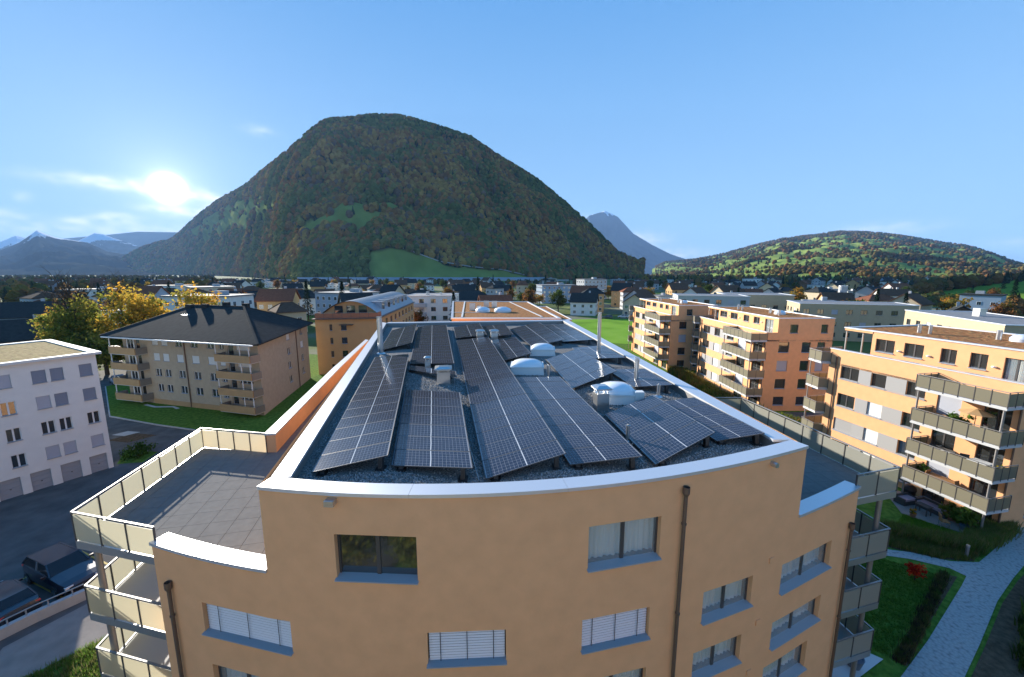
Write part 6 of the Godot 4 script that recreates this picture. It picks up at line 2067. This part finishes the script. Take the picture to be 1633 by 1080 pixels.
func highway() -> void:
	var t := thing("highway_viaduct", "long grey highway viaduct with noise barrier at the foot of the mountain", "viaduct")
	var d := MB.new()
	d.box(Vector3(-330, 5.6, -722), Vector3(860, 1.4, 16))
	part(t, "deck", d, M.concrete)
	for s in [[-330, 860, 1.0, -714.5], [-160, 440, 4.6, -729.5]]:
		var b := MB.new()
		b.box(Vector3(s[0], 6.3 + s[2] / 2, s[3]), Vector3(s[1], s[2], 0.4))
		part(t, "barrier", b, M.wall_blue if s[2] > 2 else M.concrete)
	for i in 29:
		var p := MB.new()
		p.box(Vector3(-745 + i * 30, 2.45, -722), Vector3(2.0, 4.9, 10.0))
		part(t, "pier", p, M.concrete)
	for q in [[1210.0, -3300.0, 70.0], [30.0, -120.0, 0.0]]:
		if q[2] == 0.0: continue
		var py := thing("power_pylon", "lattice power pylon in front of the blue mountain", "pylon", Vector3(605, 0, -2050))
		var m := MB.new()
		for s in [[-1, -1], [1, -1], [1, 1], [-1, 1]]:
			m.bar(Vector3(s[0] * 4.0, 0, s[1] * 4.0), Vector3(0, 52, 0), 0.7, 0.7)
		part(py, "mast", m, M.zinc)
		for y in [32.0, 40.0, 47.0]:
			var a := MB.new()
			a.bar(Vector3(-9, y, 0), Vector3(9, y, 0), 0.7, 0.7)
			part(py, "arm", a, M.zinc)

# ---------------------------------------------------------------- sky
func sky_texture() -> ImageTexture:
	var w := 1536
	var h := 768
	var im := Image.create(w, h, false, Image.FORMAT_RGBF)
	var f := FastNoiseLite.new()
	f.seed = 4
	f.frequency = 1.0
	f.fractal_octaves = 5
	var at := deg_to_rad(-38.9)
	var sun := Vector3(sin(at) * cos(0.15), sin(0.15), -cos(at) * cos(0.15))
	# clouds: azimuth, elevation, half width, half height, strength
	var clouds := [[-41.8, 8.6, 5.6, 0.55, 1.1], [-37.0, 8.1, 3.6, 0.4, 1.0], [-36.3, 6.3, 3.4, 0.5, 1.0], [-34.2, 7.2, 1.8, 0.7, 1.0], [-39.6, 6.6, 1.8, 0.3, 0.9], [-43.2, 5.3, 1.7, 0.55, 0.9], [-46.0, 4.9, 1.2, 0.35, 0.8], [-50.5, 5.0, 1.6, 0.5, 0.6], [-49.0, 6.6, 0.5, 0.35, 0.7], [-52.0, 6.8, 1.0, 0.3, 0.6], [-54.0, 8.3, 0.7, 0.3, 0.5], [-40.0, 4.2, 9.0, 0.8, 0.55], [-50.0, 3.9, 7.0, 0.7, 0.5], [-30.2, 15.6, 1.4, 0.45, 0.35], [9.5, 6.9, 1.7, 0.6, 0.6], [17.0, 4.3, 3.6, 1.0, 0.75], [21.0, 2.3, 4.5, 0.8, 0.6], [41.5, 4.4, 3.8, 0.6, 0.75], [50.5, 2.6, 1.8, 0.4, 0.5], [70.0, 6.0, 7.0, 0.7, 0.6], [110.0, 9.0, 9.0, 0.8, 0.6], [165.0, 7.0, 10.0, 0.8, 0.6], [-95.0, 7.0, 9.0, 0.8, 0.6], [-140.0, 10.0, 8.0, 0.8, 0.5]]
	for y in h:
		var el := PI / 2 - (y + 0.5) / h * PI
		if el < -0.02:
			break
		var s := maxf(sin(el), 0.0)
		var t := pow(s, 0.6)
		var base := Vector3(0.18, 0.285, 0.385).lerp(Vector3(0.010, 0.085, 0.228), clampf(t * 1.22, 0, 1))
		var eld := rad_to_deg(el)
		for x in w:
			var az := wrapf((x + 0.5) / w * TAU, -PI, PI)
			var d := Vector3(sin(az) * cos(el), sin(el), -cos(az) * cos(el))
			var g := rad_to_deg(acos(clampf(d.dot(sun), -1, 1)))
			var c := base
			if g < 70.0:
				c += Vector3(0.62, 0.60, 0.56) * (0.07 * exp(-g / 14.0) + 0.16 * exp(-g / 4.0)) + Vector3(1, 0.96, 0.88) * (6.0 * exp(-g * g / 0.7) + 0.35 * exp(-g / 1.2))
			if eld < 19.0:
				var a := rad_to_deg(az)
				var k := 0.0
				for q in clouds:
					var u: float = (a - q[0]) / q[2]
					var v: float = (eld - q[1]) / q[3]
					var e := u * u + v * v
					if e < 5.0:
						k += q[4] * exp(-e * 1.2) * clampf(0.62 + 0.95 * f.get_noise_2d(a * 0.55, eld * 1.7), 0.0, 1.3)
				if k > 0.0:
					c = c.lerp(Vector3(0.40, 0.41, 0.42) + Vector3(0.25, 0.23, 0.2) * exp(-g / 9.0), clampf(k, 0, 0.92))
			im.set_pixel(x, y, Color(c.x, c.y, c.z))
	for y in range(int(h * 0.5) - 3, h):
		for x in w:
			if y >= int(h * 0.5) + 3:
				im.set_pixel(x, y, Color(0.20, 0.22, 0.22))
	return ImageTexture.create_from_image(im)

func _ready() -> void:
	rng.seed = 12
	var cam := Camera3D.new()
	cam.name = "camera"
	cam.position = Vector3(0, 18.9, 0)
	cam.rotation.x = -atan(105.0 / 650.0)
	cam.fov = 2.0 * rad_to_deg(atan(540.0 / 650.0))
	cam.near = 0.1
	cam.far = 40000.0
	add_child(cam)
	cam.current = true
	var env := Environment.new()
	env.background_mode = Environment.BG_SKY
	var sky := Sky.new()
	var sm := PanoramaSkyMaterial.new()
	sm.panorama = sky_texture()
	sky.sky_material = sm
	env.sky = sky
	env.background_energy_multiplier = 1.0
	env.tonemap_mode = Environment.TONE_MAPPER_LINEAR
	env.tonemap_exposure = 3.2
	env.sdfgi_enabled = true
	env.ssao_enabled = true
	env.ssil_enabled = true
	env.fog_enabled = true
	env.fog_density = 0.00005
	env.fog_light_color = Color(0.62, 0.79, 1.0)
	var we := WorldEnvironment.new()
	we.name = "environment"
	we.environment = env
	add_child(we)
	var sun := DirectionalLight3D.new()
	sun.name = "sun"
	sun.light_energy = 1.5
	sun.light_color = Color(1.0, 0.97, 0.92)
	sun.light_angular_distance = 0.5
	sun.shadow_enabled = true
	sun.rotation_degrees = Vector3(-SUN_EL, 180.0 - SUN_AZ, 0)
	add_child(sun)
	make_materials()
	grounds()
	mountains()
	highway()
	main_house()
	neighbours()
	town()
	yard_trees()
	roof_things()
